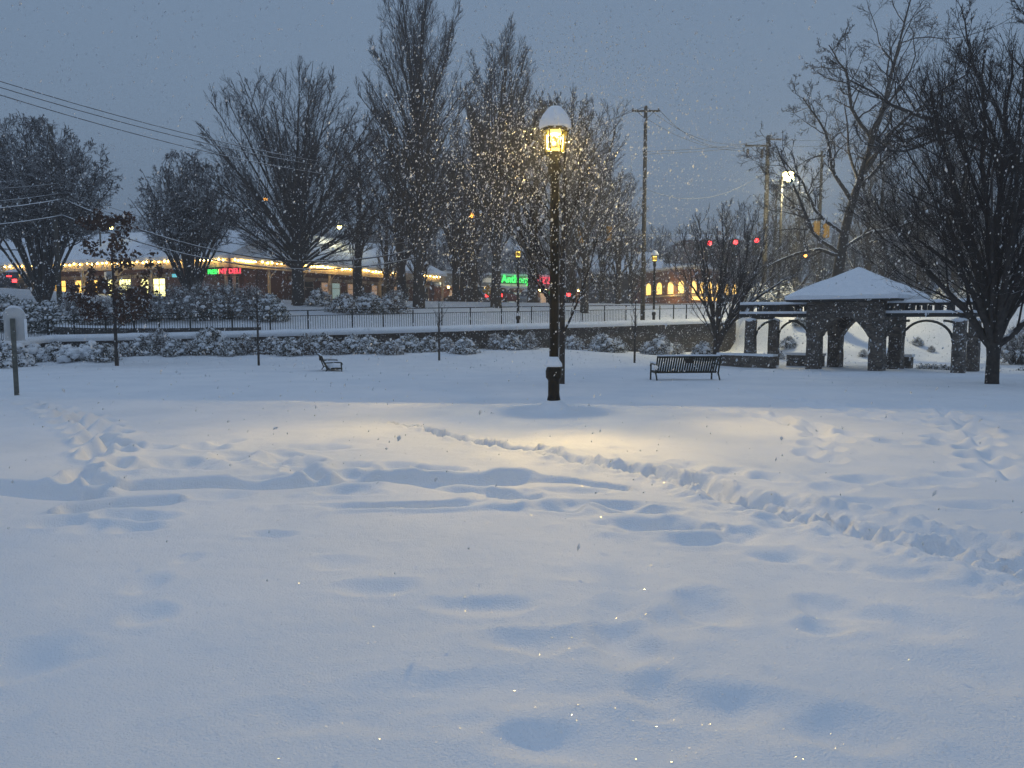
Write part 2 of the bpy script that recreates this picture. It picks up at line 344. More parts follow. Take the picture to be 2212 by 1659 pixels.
# ------------------------------------------------------------------ ground
LAMP = (X(1197, 12.85), 12.85); LS = .958
def dents(x, y):
    """footprints, trails and drifts in the near snow"""
    z = 0.018 * vnoise(x * .7, y * .7, 11) + 0.009 * vnoise(x * 2.1, y * 2.1, 12) + 0.004 * vnoise(x * 6, y * 9, 13)
    def dent(px, py, w, l, d, rot=0.0, rim=.25):
        gx, gy = G(px, py); ca, sa = math.cos(R(rot)), math.sin(R(rot))
        m = (np.abs(x - gx) < 1.4) & (np.abs(y - gy) < 1.4)
        if not m.any(): return
        dx = x[m] - gx; dy = y[m] - gy; a = (dx * ca + dy * sa) / w; b = (-dx * sa + dy * ca) / l
        a = a + .30 * vnoise(x[m] * 6, y[m] * 6, 18); b = b + .30 * vnoise(x[m] * 6 + 9, y[m] * 6, 19); q = a * a + b * b
        q = q * (1 + .35 * vnoise(x[m] * 7, y[m] * 7, 17)); z[m] += -d * np.exp(-q ** 1.15) + d * rim * .5 * np.exp(-((np.sqrt(np.abs(q)) - 1.5) / .45) ** 2)
    big = [(1530, 1310, .17, .22, .13), (1350, 1388, .16, .26, .13), (1455, 1345, .13, .17, .08), (1415, 1500, .13, .15, .11), (1560, 1525, .24, .14, .09),
           (1170, 1600, .20, .12, .08), (1150, 1385, .26, .12, .09), (1800, 1318, .17, .17, .11), (1790, 1356, .16, .12, .10), (1960, 1350, .28, .16, .07),
           (320, 1262, .11, .16, .09), (310, 1330, .11, .13, .09), (60, 1425, .22, .18, .12), (815, 1268, .22, .13, .08), (1050, 1305, .25, .12, .08),
           (1330, 1340, .14, .26, .08), (1700, 1205, .24, .15, .12), (1800, 1222, .17, .12, .08), (1600, 1158, .20, .17, .10), (405, 1205, .08, .10, .06),
           (1850, 1590, .20, .14, .09), (1250, 1240, .20, .12, .03), (1000, 1490, .55, .14, .05), (850, 1545, .5, .13, .04), (1640, 1560, .35, .16, .07), (2050, 1450, .3, .2, .05),
           (1330, 1600, .35, .2, .05), (2130, 1275, .3, .13, .07), (1950, 1240, .25, .12, .06), (720, 1215, .2, .12, .04), (200, 1140, .16, .16, .07), (100, 1130, .3, .14, .05)]
    for a in big: dent(a[0], a[1], a[2] * .9, a[3] * .9, a[4] * .48, rim=.5)
    mid = [(370, 1003, .36, .30, .15), (300, 1010, .25, .2, .12), (425, 1010, .3, .16, .08), (490, 957, .20, .18, .08), (500, 990, .22, .16, .08), (510, 985, .2, .1, .05), (700, 968, .35, .16, .09), (690, 1025, .22, .2, .10), (640, 1005, .25, .14, .08), (610, 1000, .2, .15, .07),
           (900, 1018, .42, .17, .14), (560, 1035, .3, .14, .07), (1100, 1078, .28, .20, .14), (1205, 1100, .22, .13, .10), (860, 1097, .65, .10, .12), (900, 1097, .5, .09, .1),
           (1380, 1104, .28, .13, .13), (1320, 1090, .35, .10, .10), (1430, 1137, .42, .17, .16), (1480, 1142, .25, .12, .10), (740, 1060, .26, .16, .09), (770, 1068, .2, .1, .05),
           (320, 1117, .18, .13, .08), (270, 1112, .2, .13, .09), (140, 1128, .2, .14, .07), (290, 1140, .17, .13, .07), (480, 1070, .2, .14, .06), (1600, 1100, .25, .1, .06), (580, 1155, .18, .09, .05), (1500, 1170, .2, .1, .05), (1880, 1085, .3, .15, .09), (2120, 1090, .4, .12, .08), (1700, 1130, .2, .16, .07),
           (1880, 1035, .3, .15, .06), (1560, 1018, .25, .2, .09), (1480, 1005, .2, .2, .08), (1640, 1030, .2, .15, .08), (1670, 1080, .3, .14, .08), (1240, 1060, .3, .1, .05)]
    for a in mid: dent(a[0], a[1], a[2] * .9, a[3] * .9, a[4] * .85, rim=.5)
    rg = random.Random(5)
    # footstep trails
    def trail(pts, step, w, d, seed, jit=.12):
        rr = random.Random(seed); g = [Vector((*G(*p), 0)) for p in pts]
        for a, b in zip(g[:-1], g[1:]):
            n_ = max(1, int((b - a).length / step)); dr = (b - a).normalized(); pr = Vector((-dr.y, dr.x, 0))
            for i in range(n_):
                q = a.lerp(b, (i + .5) / n_) + pr * (jit * (1 if i % 2 else -1)) + dr * rr.uniform(-.08, .08)
                m = (np.abs(x - q.x) < 1) & (np.abs(y - q.y) < 1)
                if not m.any(): continue
                ang = math.atan2(dr.y, dr.x) + rr.uniform(-.3, .3); ca, sa = math.cos(ang), math.sin(ang)
                dx = x[m] - q.x; dy = y[m] - q.y; aa = (dx * ca + dy * sa) / (w * 1.5 * rr.uniform(.8, 1.2)); bb = (-dx * sa + dy * ca) / (w * rr.uniform(.8, 1.2)); qq = aa * aa + bb * bb
                z[m] += -d * rr.uniform(.7, 1.2) * np.exp(-qq ** 1.6) + d * .3 * np.exp(-((np.sqrt(qq) - 1.4) / .35) ** 2)
    trail([(70, 872), (120, 890), (175, 920), (215, 950), (232, 985), (205, 1030), (180, 1060)], .32, .15, .15, 1)
    trail([(150, 893), (210, 915), (240, 950), (250, 985)], .36, .15, .13, 2)
    trail([(1560, 885), (1690, 905), (1760, 925), (1850, 950), (1990, 960), (2080, 945), (2212, 930)], .38, .17, .08, 3)
    trail([(1640, 890), (1720, 912), (1790, 940), (1760, 1000)], .36, .16, .06, 4)
    trail([(2020, 880), (2090, 930), (2130, 985), (2190, 1040)], .36, .17, .09, 6)
    trail([(1660, 1020), (1750, 1050), (1990, 1040), (2212, 1030)], .34, .15, .05, 8)
    trail([(1700, 860), (1900, 905), (2060, 915), (2212, 900)], .34, .18, .06, 9)
    trail([(1560, 835), (1760, 868), (1950, 893)], .5, .18, .06, 10)
    trail([(300, 960), (480, 975), (720, 1000), (1000, 1025)], .5, .16, .07, 12)
    trail([(600, 985), (690, 1020), (760, 1045)], .32, .15, .1, 13)
    # long drift edges
    def ridge(pts, w, d, seed):
        g = [G(*p) for p in pts]; best = np.full(x.shape, 9.0); sgn = np.ones(x.shape)
        for a, b in zip(g[:-1], g[1:]):
            dx, dy = b[0] - a[0], b[1] - a[1]; l2 = dx * dx + dy * dy; t = ((x - a[0]) * dx + (y - a[1]) * dy) / l2; t = np.clip(t, 0, 1)
            qd = np.hypot(x - a[0] - t * dx, y - a[1] - t * dy); m = qd < best
            best = np.where(m, qd, best); sgn = np.where(m, np.sign(dx * (y - a[1]) - dy * (x - a[0])), sgn)
        ww = w * .72 * (1 + .5 * vnoise(x * 1.3, y * .6, seed)); k = 1 + .4 * vnoise(x * .9 + 5, y * .5, seed + 1)
        s_ = best * sgn / ww
        d = d * .8; z[:] += -d * k * np.exp(-np.abs(s_) ** 2.2) + d * .55 * np.exp(-((s_ - 1.8) / .8) ** 2)
    ridge([(-60, 1052), (0, 1055), (100, 1062), (185, 1068)], .13, .13, 21)
    ridge([(185, 1066), (300, 1052), (450, 1047), (600, 1046), (700, 1043), (850, 1038), (980, 1042), (1100, 1040)], .13, .15, 22)
    ridge([(1090, 1036), (1250, 1043), (1350, 1055)], .09, .08, 25)
    ridge([(160, 1102), (250, 1090), (355, 1083)], .12, .12, 23)
    ridge([(900, 1044), (1000, 1060), (1150, 1078)], .08, .06, 24)
    # churned trench crossing from the lamp to the right edge
    tr = [(835, 912), (890, 920), (960, 938), (1020, 952), (1080, 965), (1150, 972), (1215, 985), (1300, 1002), (1400, 1018), (1480, 1036), (1540, 1060), (1640, 1085), (1760, 1108), (1900, 1142), (2050, 1172), (2212, 1212), (2500, 1290)]
    wd = [.03, .06, .10, .12, .13, .14, .15, .17, .19, .21, .24, .27, .30, .33, .36, .4, .44]
    g = [G(*p) for p in tr]; best = np.full(x.shape, 9.0); wv = np.full(x.shape, .1)
    for i, (a, b) in enumerate(zip(g[:-1], g[1:])):
        dx, dy = b[0] - a[0], b[1] - a[1]; l2 = dx * dx + dy * dy; t = np.clip(((x - a[0]) * dx + (y - a[1]) * dy) / l2, 0, 1)
        qd = np.hypot(x - a[0] - t * dx, y - a[1] - t * dy); m = qd < best
        best = np.where(m, qd, best); wv = np.where(m, wd[i] + (wd[i + 1] - wd[i]) * t, wv)
    bw = best + .05 * vnoise(x * 3, y * 3, 31) + .03 * vnoise(x * 8, y * 8, 32)
    core = 1 - sst(.55, 1.25, bw / wv); edge = 1 - sst(1.3, 2.4, bw / wv)
    ch = .35 * vnoise(x * 5, y * 6, 33) + .35 * vnoise(x * 10, y * 12, 34) + .3 * vnoise(x * 20, y * 22, 35)
    ch = ch + .25 * np.abs(vnoise(x * 16, y * 16, 36)); z += -core * (.085 + .17 * ch) + edge * (1 - core) * (.02 + .07 * ch)
    # churned feet on the slope by the post-lamp trail
    z += .02 * vnoise(x * 3, y * 5, 41) * sst(8, 10, y) * sst(.5, 3, np.abs(x - 2)) * 0.5
    return z
def build_ground():
    ys = [1.9]
    while ys[-1] < 16: ys.append(ys[-1] + max(.022, .0045 * ys[-1]))
    a = ys[-1]
    ys = list(np.concatenate([[-60, -40, -25, -15, -9, -6, -4, -2.5, -1.2, 0, .8, 1.3, 1.6], ys, np.arange(a + .12, 33, .15), np.arange(33, 56, .22), np.arange(56.5, 95, 1.0), np.arange(98, 420, 8)]))
    xs = list(np.concatenate([np.arange(-300, -50, 8), np.arange(-50, -14, .4), np.arange(-14, -8, .08), np.arange(-8, 8.001, .035), np.arange(8.08, 14, .08), np.arange(14.1, 50, .4), np.arange(52, 300, 8)]))
    xs = np.array(sorted(xs)); ys = np.array(sorted(ys)); XX, YY = np.meshgrid(xs, ys)
    Z = terrain(XX, YY)
    near = (YY < 20) & (YY > .5)
    dz = np.zeros_like(Z); rows = np.where((ys < 20) & (ys > .5))[0]; sl = slice(rows[0], rows[-1] + 1)
    dz[sl] = dents(XX[sl], YY[sl]) * (1 - sst(17, 20, YY[sl]))
    mid = (YY >= 15) & (YY < 36); Z = Z + dz + np.where(mid, .025 * vnoise(XX * .5, YY * 1.2, 51) + .012 * vnoise(XX * 1.5, YY * 3, 52), 0)
    # wind-packed mound against the lamp base
    rr = np.hypot(XX - LAMP[0], YY - LAMP[1]); Z += .22 * np.exp(-(rr / .27) ** 2.6) 
    ny, nx = Z.shape; V = np.stack([XX, YY, Z], -1).reshape(-1, 3)
    i = np.arange(ny - 1)[:, None] * nx + np.arange(nx - 1)[None, :]
    Q = np.stack([i, i + 1, i + nx + 1, i + nx], -1).reshape(-1, 4)
    o = np_mesh('ground', V, Q, M['snowground'], smooth=True); tag(o, kind='structure'); return o
ground = build_ground()

# ------------------------------------------------------------------ trees
def norm(a): return a / np.maximum(np.linalg.norm(a, axis=-1, keepdims=True), 1e-9)
def tubes(P_, R_, n):
    N, K = P_.shape[:2]
    T = np.empty_like(P_); T[:, 1:-1] = P_[:, 2:] - P_[:, :-2]; T[:, 0] = P_[:, 1] - P_[:, 0]; T[:, -1] = P_[:, -1] - P_[:, -2]; T = norm(T)
    ref = np.where(np.abs(T[:, :1, 2:3]) < .85, np.array([0, 0, 1.0]), np.array([1.0, 0, 0])); ref = np.broadcast_to(ref, T.shape)
    A = norm(np.cross(T, ref)); B = np.cross(T, A)
    an = 2 * np.pi * (np.arange(n) + .25) / n
    V = P_[:, :, None] + R_[:, :, None, None] * (A[:, :, None] * np.cos(an)[:, None] + B[:, :, None] * np.sin(an)[:, None])
    base = (np.arange(N)[:, None, None] * K + np.arange(K - 1)[None, :, None]) * n; k = np.arange(n)[None, None, :]; k2 = (k + 1) % n
    Q = np.stack([base + k, base + k2, base + n + k2, base + n + k], -1).reshape(-1, 4)
    return V.reshape(-1, 3), Q
def join(parts):
    Vs, Qs, o = [], [], 0
    for V, Q in parts: Vs.append(V); Qs.append(Q + o); o += len(V)
    return np.concatenate(Vs), np.concatenate(Qs)
def resample(pts, K):
    pts = np.asarray(pts, float); d = np.r_[0, np.cumsum(np.linalg.norm(np.diff(pts[:, :3], axis=0), axis=1))]; t = np.linspace(0, d[-1], K)
    return np.stack([np.interp(t, d, pts[:, i]) for i in range(pts.shape[1])], -1)
def grow(rg, P_, R_, n, t0, t1, ang, K, lr=None, la=None, gnarl=.15, up=.05, rr=.6, env=None, tip=.25, rmin=.006, fall=.55):
    N, Kp = P_.shape[:2]; idx = np.repeat(np.arange(N), n); Mn = len(idx)
    t = t0 + (t1 - t0) * (np.tile(np.arange(n), N) + rg.uniform(0, 1, Mn)) / n
    s = t * (Kp - 1) * .9999; i = s.astype(int); f = (s - i)[:, None]
    p0 = P_[idx, i]; p1 = P_[idx, i + 1]; base = p0 * (1 - f) + p1 * f; tan = norm(p1 - p0)
    rb = R_[idx, i] * (1 - f[:, 0]) + R_[idx, i + 1] * f[:, 0]
    az = rg.normal(size=(Mn, 3)); az = norm(az - (az * tan).sum(-1, keepdims=True) * tan)
    a = np.radians(rg.uniform(ang[0], ang[1], Mn))[:, None]; d = tan * np.cos(a) + az * np.sin(a)
    pl = np.linalg.norm(np.diff(P_, axis=1), axis=-1).sum(1)[idx]
    ln = (pl * lr if la is None else np.full(Mn, la)) * (1.1 - fall * t) * rg.uniform(.7, 1.2, Mn)
    Q = np.empty((Mn, K, 3)); Q[:, 0] = base; st_ = (ln / (K - 1))[:, None]
    for k in range(1, K):
        d = norm(d + gnarl * rg.normal(size=(Mn, 3)) + np.array([0, 0, up])); Q[:, k] = Q[:, k - 1] + d * st_
    if env is not None:
        c, r = np.array(env[0]), np.array(env[1]); lim = rg.uniform(.90, 1.04, Mn)
        sc = np.ones(Mn)
        for _ in range(14):
            q = base + (Q[:, -1] - base) * sc[:, None]; o_ = np.linalg.norm((q - c) / r, axis=1) > lim; sc = np.where(o_, sc * .85, sc)
        Q = base[:, None] + (Q - base[:, None]) * sc[:, None, None]
        keep = sc > .12; Q = Q[keep]; rb = rb[keep]; Mn = len(Q)
    r0 = np.maximum(rb * rr, rmin); tt = np.linspace(0, 1, K)[None]
    return Q, np.maximum(r0[:, None] * (1 - (1 - tip) * tt), rmin * .7)
def tree_parts(seed, trunk, levels, sides0=9, leaders=None):
    """trunk: polyline with radii; levels: list of dicts for grow(); returns (trunk mesh, crown mesh, last level polylines)"""
    rg = np.random.default_rng(seed)
    tk = resample(trunk, 12); P_, R_ = tk[None, :, :3], tk[None, :, 3]
    tm = [tubes(P_, R_, sides0)]
    if leaders is not None:
        ls = [resample(l, 12) for l in leaders]; LP = np.stack([l[:, :3] for l in ls]); LR = np.stack([l[:, 3] for l in ls])
        LP = LP.copy(); LP[:, 1:-1] += rg.normal(0, .03, LP[:, 1:-1].shape) * (1 if tk[-1, 2] > 1 else .6)
        tm.append(tubes(LP, LR, sides0)); P_, R_ = LP, LR
    cr = []
    for i, lv in enumerate(levels):
        P_, R_ = grow(rg, P_, R_, **lv); cr.append(tubes(P_, R_, [6, 5, 3, 3, 3][min(i + (5 - len(levels)), 4)]))
    return join(tm), join(cr), (P_, R_)
def plant_tree(name, loc, rz, parts, label, group=None, mt=('bark', 'twig'), cat='tree', scale=1.0):
    o = empty(name, loc, rz, label, cat, group); o.scale = (scale,) * 3
    np_mesh('trunk', *parts[0], M[mt[0]], o, True); np_mesh('crown', *parts[1], M[mt[1]], o)
    return o
def at(px, D): 
    x = X(px, D); return (x, D, TZ(x, D))

def dome(seed, n, zlo, zhi, c, r, r0, th=(4, 112), bow=.62, fill=.84):
    rr_ = random.Random(seed); ld = []
    for k in range(n):
        f = (k + .5) / n; t = R(th[0] + (th[1] - th[0]) * f ** .66); az = 2.39996 * k + rr_.uniform(-.25, .25); q = fill * rr_.uniform(.86, 1.05)
        e_ = Vector((c[0] + r[0] * math.sin(t) * math.cos(az) * q, c[1] + r[1] * math.sin(t) * math.sin(az) * q, c[2] + r[2] * math.cos(t) * q))
        b_ = Vector((rr_.uniform(-.08, .08), rr_.uniform(-.08, .08), zhi + (zlo - zhi) * f)); m_ = Vector((b_.x + (e_.x - b_.x) * .42, b_.y + (e_.y - b_.y) * .42, b_.z + (e_.z - b_.z) * bow))
        w = r0 * rr_.uniform(.75, 1.1); pts = []
        for i in range(6):
            u_ = i / 5; p = b_ * (1 - u_) ** 2 + m_ * (2 * u_ * (1 - u_)) + e_ * u_ ** 2; pts.append((p.x, p.y, p.z, w * (1 - .86 * u_)))
        ld.append(pts)
    return ld
# --- round-crowned tree in front of the shop
cE, rE = (0.2, 0, 9.2), (7.3, 6.2, 7.6); eE = (cE, rE)
pp = tree_parts(1, [(0, 0, -.4, .50), (0.02, 0, 1.2, .42), (0, 0, 3.0, .38), (0, 0, 5.4, .20), (.05, 0, 9, .09)],
    [dict(n=9, t0=.12, t1=1, ang=(12, 38), K=8, lr=.38, gnarl=.05, up=.01, rr=.5, env=eE, rmin=.018),
     dict(n=9, t0=.12, t1=1, ang=(14, 40), K=6, lr=.46, gnarl=.07, up=.05, rr=.55, env=eE, rmin=.012),
     dict(n=6, t0=.15, t1=1, ang=(14, 40), K=4, lr=.5, gnarl=.08, up=.05, rr=.6, env=eE, rmin=.009),
     dict(n=1, t0=.2, t1=1, ang=(14, 40), K=3, lr=.9, gnarl=.08, up=.03, rr=.7, env=eE, rmin=.008)], leaders=dome(1, 44, 2.2, 4.8, cE, rE, .115, (4, 122), .50, .95))
plant_tree('bare_tree', at(645, 52), .1, pp, 'large bare tree with a wide round crown standing in front of the strip of shops', mt=('bark', 'twig'))

# --- two tall narrow trees
def narrow(seed, H, rx, lean=0.0, n1=20):
    c = (lean * .5, 0, H * .60); r = (rx, rx * .9, H * .40); env = (c, r)
    return tree_parts(seed, [(0, 0, -.4, .48), (0, 0, 2, .38), (lean * .2, 0, H * .3, .24), (lean * .5, 0, H * .6, .12), (lean, 0, H * .9, .03)],
        [dict(n=10, t0=.12, t1=1, ang=(12, 32), K=8, lr=.40, gnarl=.06, up=.06, rr=.45, env=env, rmin=.016),
         dict(n=7, t0=.10, t1=1, ang=(12, 34), K=6, lr=.50, gnarl=.07, up=.06, rr=.55, env=env, rmin=.011),
         dict(n=6, t0=.15, t1=1, ang=(12, 34), K=5, lr=.60, gnarl=.09, up=.08, rr=.6, rmin=.009),
         dict(n=1, t0=.2, t1=1, ang=(14, 40), K=3, lr=.9, gnarl=.09, up=.08, rr=.7, rmin=.0075)], leaders=dome(seed, n1 + 8, 2.8, H * .55, c, r, .10, (3, 138), .60, .95))
tall = narrow(2, 23.8, 4.6, .5, 28)
plant_tree('bare_tree', at(905, 54), .4, tall, 'tallest narrow bare tree, its dense upright crown touching the top of the picture')
tall2 = narrow(3, 21.6, 3.7, .9, 20)
plant_tree('bare_tree', at(1072, 57), 0, tall2, 'tall narrow bare tree with forked upright crown rising behind the lit lamp post')

# --- low dense multi-stemmed trees on the left
def multi(seed, H, rx, stems=7, dens=1.0):
    c = (0, 0, H * .64); r = (rx, rx * .8, H * .36); env = (c, r)
    return tree_parts(seed, [(0, 0, -.4, .25), (0, 0, .3, .2)],
        [dict(n=int(8 * dens), t0=.40, t1=1, ang=(20, 60), K=7, lr=.28, gnarl=.16, up=.02, rr=.6, env=env, rmin=.02),
         dict(n=7, t0=.2, t1=1, ang=(20, 60), K=5, lr=.5, gnarl=.16, up=.02, rr=.6, env=env, rmin=.018),
         dict(n=6, t0=.2, t1=1, ang=(20, 60), K=4, lr=.5, gnarl=.18, up=.02, rr=.7, env=env, rmin=.015),
         dict(n=4, t0=.3, t1=1, ang=(20, 60), K=3, lr=.5, gnarl=.18, up=.0, rr=.8, rmin=.014)], leaders=dome(seed, stems * 4, .1, .4, c, r, .11, (4, 100), .62, .92))
md = multi(4, 12.2, 5.3, 9, 1.5)
plant_tree('dense_tree', at(95, 47), 0, md, 'dense low-crowned bare tree with many stems by the leftmost utility pole', mt=('bark_snow', 'twig_snow'))
o = plant_tree('dense_tree', at(415, 50), 0, multi(5, 10.6, 3.7, 8, 1.2), 'smaller dense bare tree with splayed stems between the leafy young oak and the round-crowned tree', mt=('bark_snow', 'twig_snow'))
o = plant_tree('dense_tree', at(-30, 52), 2, multi(51, 11.6, 4.6, 8, 1.2), 'dense bare tree cut by the left edge of the picture behind the first one', mt=('bark_snow', 'twig_snow'))

# --- dark tree right of the round one
dk = tree_parts(6, [(0, 0, -.4, .34), (0, 0, 3, .28), (.2, 0, 7, .18), (.3, 0, 12, .05)],
    [dict(n=18, t0=.22, t1=.95, ang=(25, 55), K=8, la=5.2, gnarl=.12, up=.08, rr=.5, env=((.2, 0, 8.3), (3.4, 3.2, 5.2)), rmin=.02),
     dict(n=9, t0=.15, t1=1, ang=(20, 45), K=5, lr=.42, gnarl=.14, up=.04, rr=.55, env=((.2, 0, 8.3), (3.5, 3.2, 5.2)), rmin=.017),
     dict(n=9, t0=.2, t1=1, ang=(20, 50), K=4, lr=.5, gnarl=.16, up=.02, rr=.7, rmin=.014),
     dict(n=5, t0=.3, t1=1, ang=(20, 60), K=3, lr=.5, gnarl=.16, up=0, rr=.8, rmin=.013)])
plant_tree('bare_tree', at(775, 56), 0, dk, 'dark dense bare tree squeezed between the round crown and the tallest narrow tree', mt=('bark', 'twig_snow'))

# --- slim tree standing right behind the lamp post
lt = tree_parts(7, [(0, 0, -.3, .085), (.01, 0, 1.2, .075), (0, .02, 2.6, .068), (.03, 0, 4.2, .05), (.06, 0, 6.8, .012)],
    [dict(n=24, t0=.20, t1=.95, ang=(30, 62), K=9, la=2.8, gnarl=.06, up=.10, rr=.45, env=((.1, 0, 4.5), (2.15, 1.9, 2.9)), rmin=.009),
     dict(n=8, t0=.15, t1=1, ang=(18, 45), K=6, lr=.42, gnarl=.08, up=.05, rr=.5, env=((.1, 0, 4.5), (2.2, 2, 3)), rmin=.006),
     dict(n=7, t0=.2, t1=1, ang=(18, 45), K=4, lr=.45, gnarl=.1, up=.04, rr=.6, rmin=.0048),
     dict(n=4, t0=.2, t1=1, ang=(18, 45), K=3, lr=.5, gnarl=.1, up=.04, rr=.7, rmin=.0042)])
plant_tree('slim_tree', at(1214, 19.5), 0, lt, 'slim bare tree with fine spreading branches standing close behind the lit lamp post', mt=('bark', 'twig'))

# --- spreading tree behind the lamp, farther back
sp_ = tree_parts(8, [(0, 0, -.4, .36), (0, 0, 2.4, .3), (.3, 0, 5, .2), (.2, 0, 11.6, .04)],
    [dict(n=22, t0=.2, t1=.95, ang=(28, 58), K=8, la=7.5, gnarl=.07, up=.09, rr=.5, env=((0.2, 0, 7.6), (6.2, 5, 5.6)), rmin=.02),
     dict(n=10, t0=.15, t1=1, ang=(16, 42), K=6, lr=.40, gnarl=.1, up=.06, rr=.5, env=((0.2, 0, 7.6), (6.3, 5, 5.6)), rmin=.015),
     dict(n=8, t0=.2, t1=1, ang=(16, 44), K=4, lr=.45, gnarl=.12, up=.05, rr=.6, rmin=.012),
     dict(n=5, t0=.3, t1=1, ang=(16, 44), K=3, lr=.5, gnarl=.12, up=.05, rr=.7, rmin=.01)])
plant_tree('bare_tree', at(1262, 58), .8, sp_, 'wide spreading bare tree behind the lamp post, beyond the railing', mt=('bark', 'twig_snow'))
plant_tree('bare_tree', at(985, 62), 2.2, (sp_[0], sp_[1]), 'wide bare tree filling the gap between the two tall narrow trees', mt=('bark', 'twig_snow'), scale=.95)

for px, D, rz, sc2, lb in ((1150, 66, 1.0, 1.42, 'tall dim bare tree just left of the lantern, beyond the street'), (1232, 70, 3.0, 1.48, 'tall dim bare tree right behind the lantern, beyond the street'), (868, 64, 4.1, 1.25, 'tall dim bare tree behind the left half of the tallest narrow tree'), (1022, 68, 5.0, 1.35, 'tall dim bare tree between the two narrow crowns')):
    plant_tree('bare_tree', at(px, D), rz, (sp_[0], sp_[1]), lb, mt=('bark', 'twig'), scale=sc2)
# --- vase tree by the end of the stone wall
def lead(*pts): return list(pts)
vt = tree_parts(9, [(0, 0, -.5, .20), (0, 0, .5, .17), (0, 0, .9, .17)],
    [dict(n=9, t0=.2, t1=1, ang=(18, 48), K=8, lr=.36, gnarl=.07, up=.10, rr=.55, env=((.6, 0, 4.7), (4.1, 3.0, 3.7)), rmin=.014),
     dict(n=6, t0=.15, t1=1, ang=(16, 44), K=5, lr=.48, gnarl=.1, up=.08, rr=.55, rmin=.009),
     dict(n=5, t0=.2, t1=1, ang=(16, 44), K=4, lr=.5, gnarl=.12, up=.08, rr=.6, rmin=.007),
     dict(n=1, t0=.3, t1=1, ang=(16, 44), K=3, lr=.7, gnarl=.12, up=.08, rr=.7, rmin=.006)],
    leaders=dome(9, 12, .8, 1.6, (.6, 0, 4.6), (3.9, 2.8, 3.6), .06, (10, 92), .55, .92) + [lead((0, 0, .8, .12), (-.15, 0, 2.4, .1), (-.6, .1, 4.2, .06), (-1.0, .2, 7.3, .015)),
             lead((0, 0, .8, .11), (.1, .1, 3.2, .085), (.3, .2, 5.2, .05), (.2, .3, 8.2, .012)),
             lead((.05, 0, .8, .14), (.9, 0, 2.6, .12), (1.8, .1, 4.3, .08), (2.6, .2, 6.6, .02)),
             lead((.3, 0, 1.4, .1), (1.4, -.3, 2.9, .08), (2.7, -.5, 3.9, .05), (4.0, -.6, 4.6, .015)),
             lead((-.1, 0, 1.8, .07), (-.8, -.2, 3.2, .06), (-1.7, -.3, 4.3, .035), (-2.6, -.4, 5.2, .01)),
             lead((.1, 0, .9, .09), (.6, -.4, 2.6, .08), (1.1, -.7, 4.6, .05), (1.5, -.9, 7.4, .012))])
plant_tree('vase_tree', at(1548, 38), 0, vt, 'low-forking bare tree with snow along its limbs at the end of the stone wall', mt=('bark_snow', 'twig_snow'))

# --- big near tree at right
nl = [lead((-.06, 0, .95, .10), (-.7, .1, 1.9, .08), (-1.7, .2, 3.0, .055), (-2.9, .3, 4.6, .02)),
      lead((-.05, 0, 1.0, .085), (-.55, -.2, 2.1, .07), (-1.3, -.3, 3.1, .05), (-3.1, -.4, 4.2, .012)),
      lead((-.05, 0, .95, .11), (-.35, .1, 2.6, .095), (-1.0, .2, 4.6, .06), (-1.9, .2, 7.6, .02)),
      lead((0, 0, .95, .11), (-.15, 0, 3.0, .09), (-.5, .1, 5.4, .06), (-.6, .1, 8.6, .018)),
      lead((.03, .04, 1.0, .11), (.1, .3, 3.0, .09), (.3, .5, 5.4, .06), (.5, .7, 8.8, .018)),
      lead((.05, 0, 1.0, .11), (.35, -.1, 2.6, .09), (.9, -.2, 4.8, .06), (1.6, -.3, 8.0, .02)),
      lead((.08, 0, 1.0, .09), (.9, .1, 1.7, .07), (2.1, .2, 2.9, .05), (3.3, .3, 5.0, .015)),
      lead((.08, 0, 1.1, .09), (.6, .2, 2.2, .075), (1.6, .4, 4.0, .05), (2.6, .6, 6.6, .015)),
      lead((0, -.05, 1.1, .09), (-.2, -.7, 2.8, .07), (-.6, -1.4, 5.0, .045), (-.9, -1.9, 7.6, .012)),
      lead((0, .05, 1.1, .09), (.2, .8, 2.8, .07), (-.2, 1.6, 5.0, .045), (-.8, 2.0, 7.8, .012))]
nt_ = tree_parts(10, [(.02, 0, -.4, .19), (0, 0, .15, .165), (0, 0, .75, .155), (0, 0, 1.08, .19)],
    [dict(n=11, t0=.12, t1=1, ang=(16, 46), K=9, lr=.55, gnarl=.06, up=.05, rr=.40, env=((-.1, 0, 4.9), (3.9, 3.0, 4.3)), rmin=.010),
     dict(n=8, t0=.12, t1=1, ang=(16, 46), K=6, lr=.50, gnarl=.08, up=.05, rr=.5, env=((-.1, 0, 4.9), (4.0, 3.1, 4.4)), rmin=.0065),
     dict(n=5, t0=.2, t1=1, ang=(14, 42), K=4, lr=.55, gnarl=.1, up=.05, rr=.5, rmin=.004),
     dict(n=1, t0=.3, t1=1, ang=(14, 42), K=3, lr=.8, gnarl=.1, up=.05, rr=.6, rmin=.0035)], leaders=nl + dome(10, 10, 1.0, 1.7, (-.2, 0, 5.0), (4.3, 3.0, 3.9), .055, (10, 96), .6, .92), sides0=12)
plant_tree('bare_tree', at(2150, 19.6), 0, nt_, 'large bare tree forking low into many limbs at the right edge, nearest to the camera', mt=('bark', 'twig'))

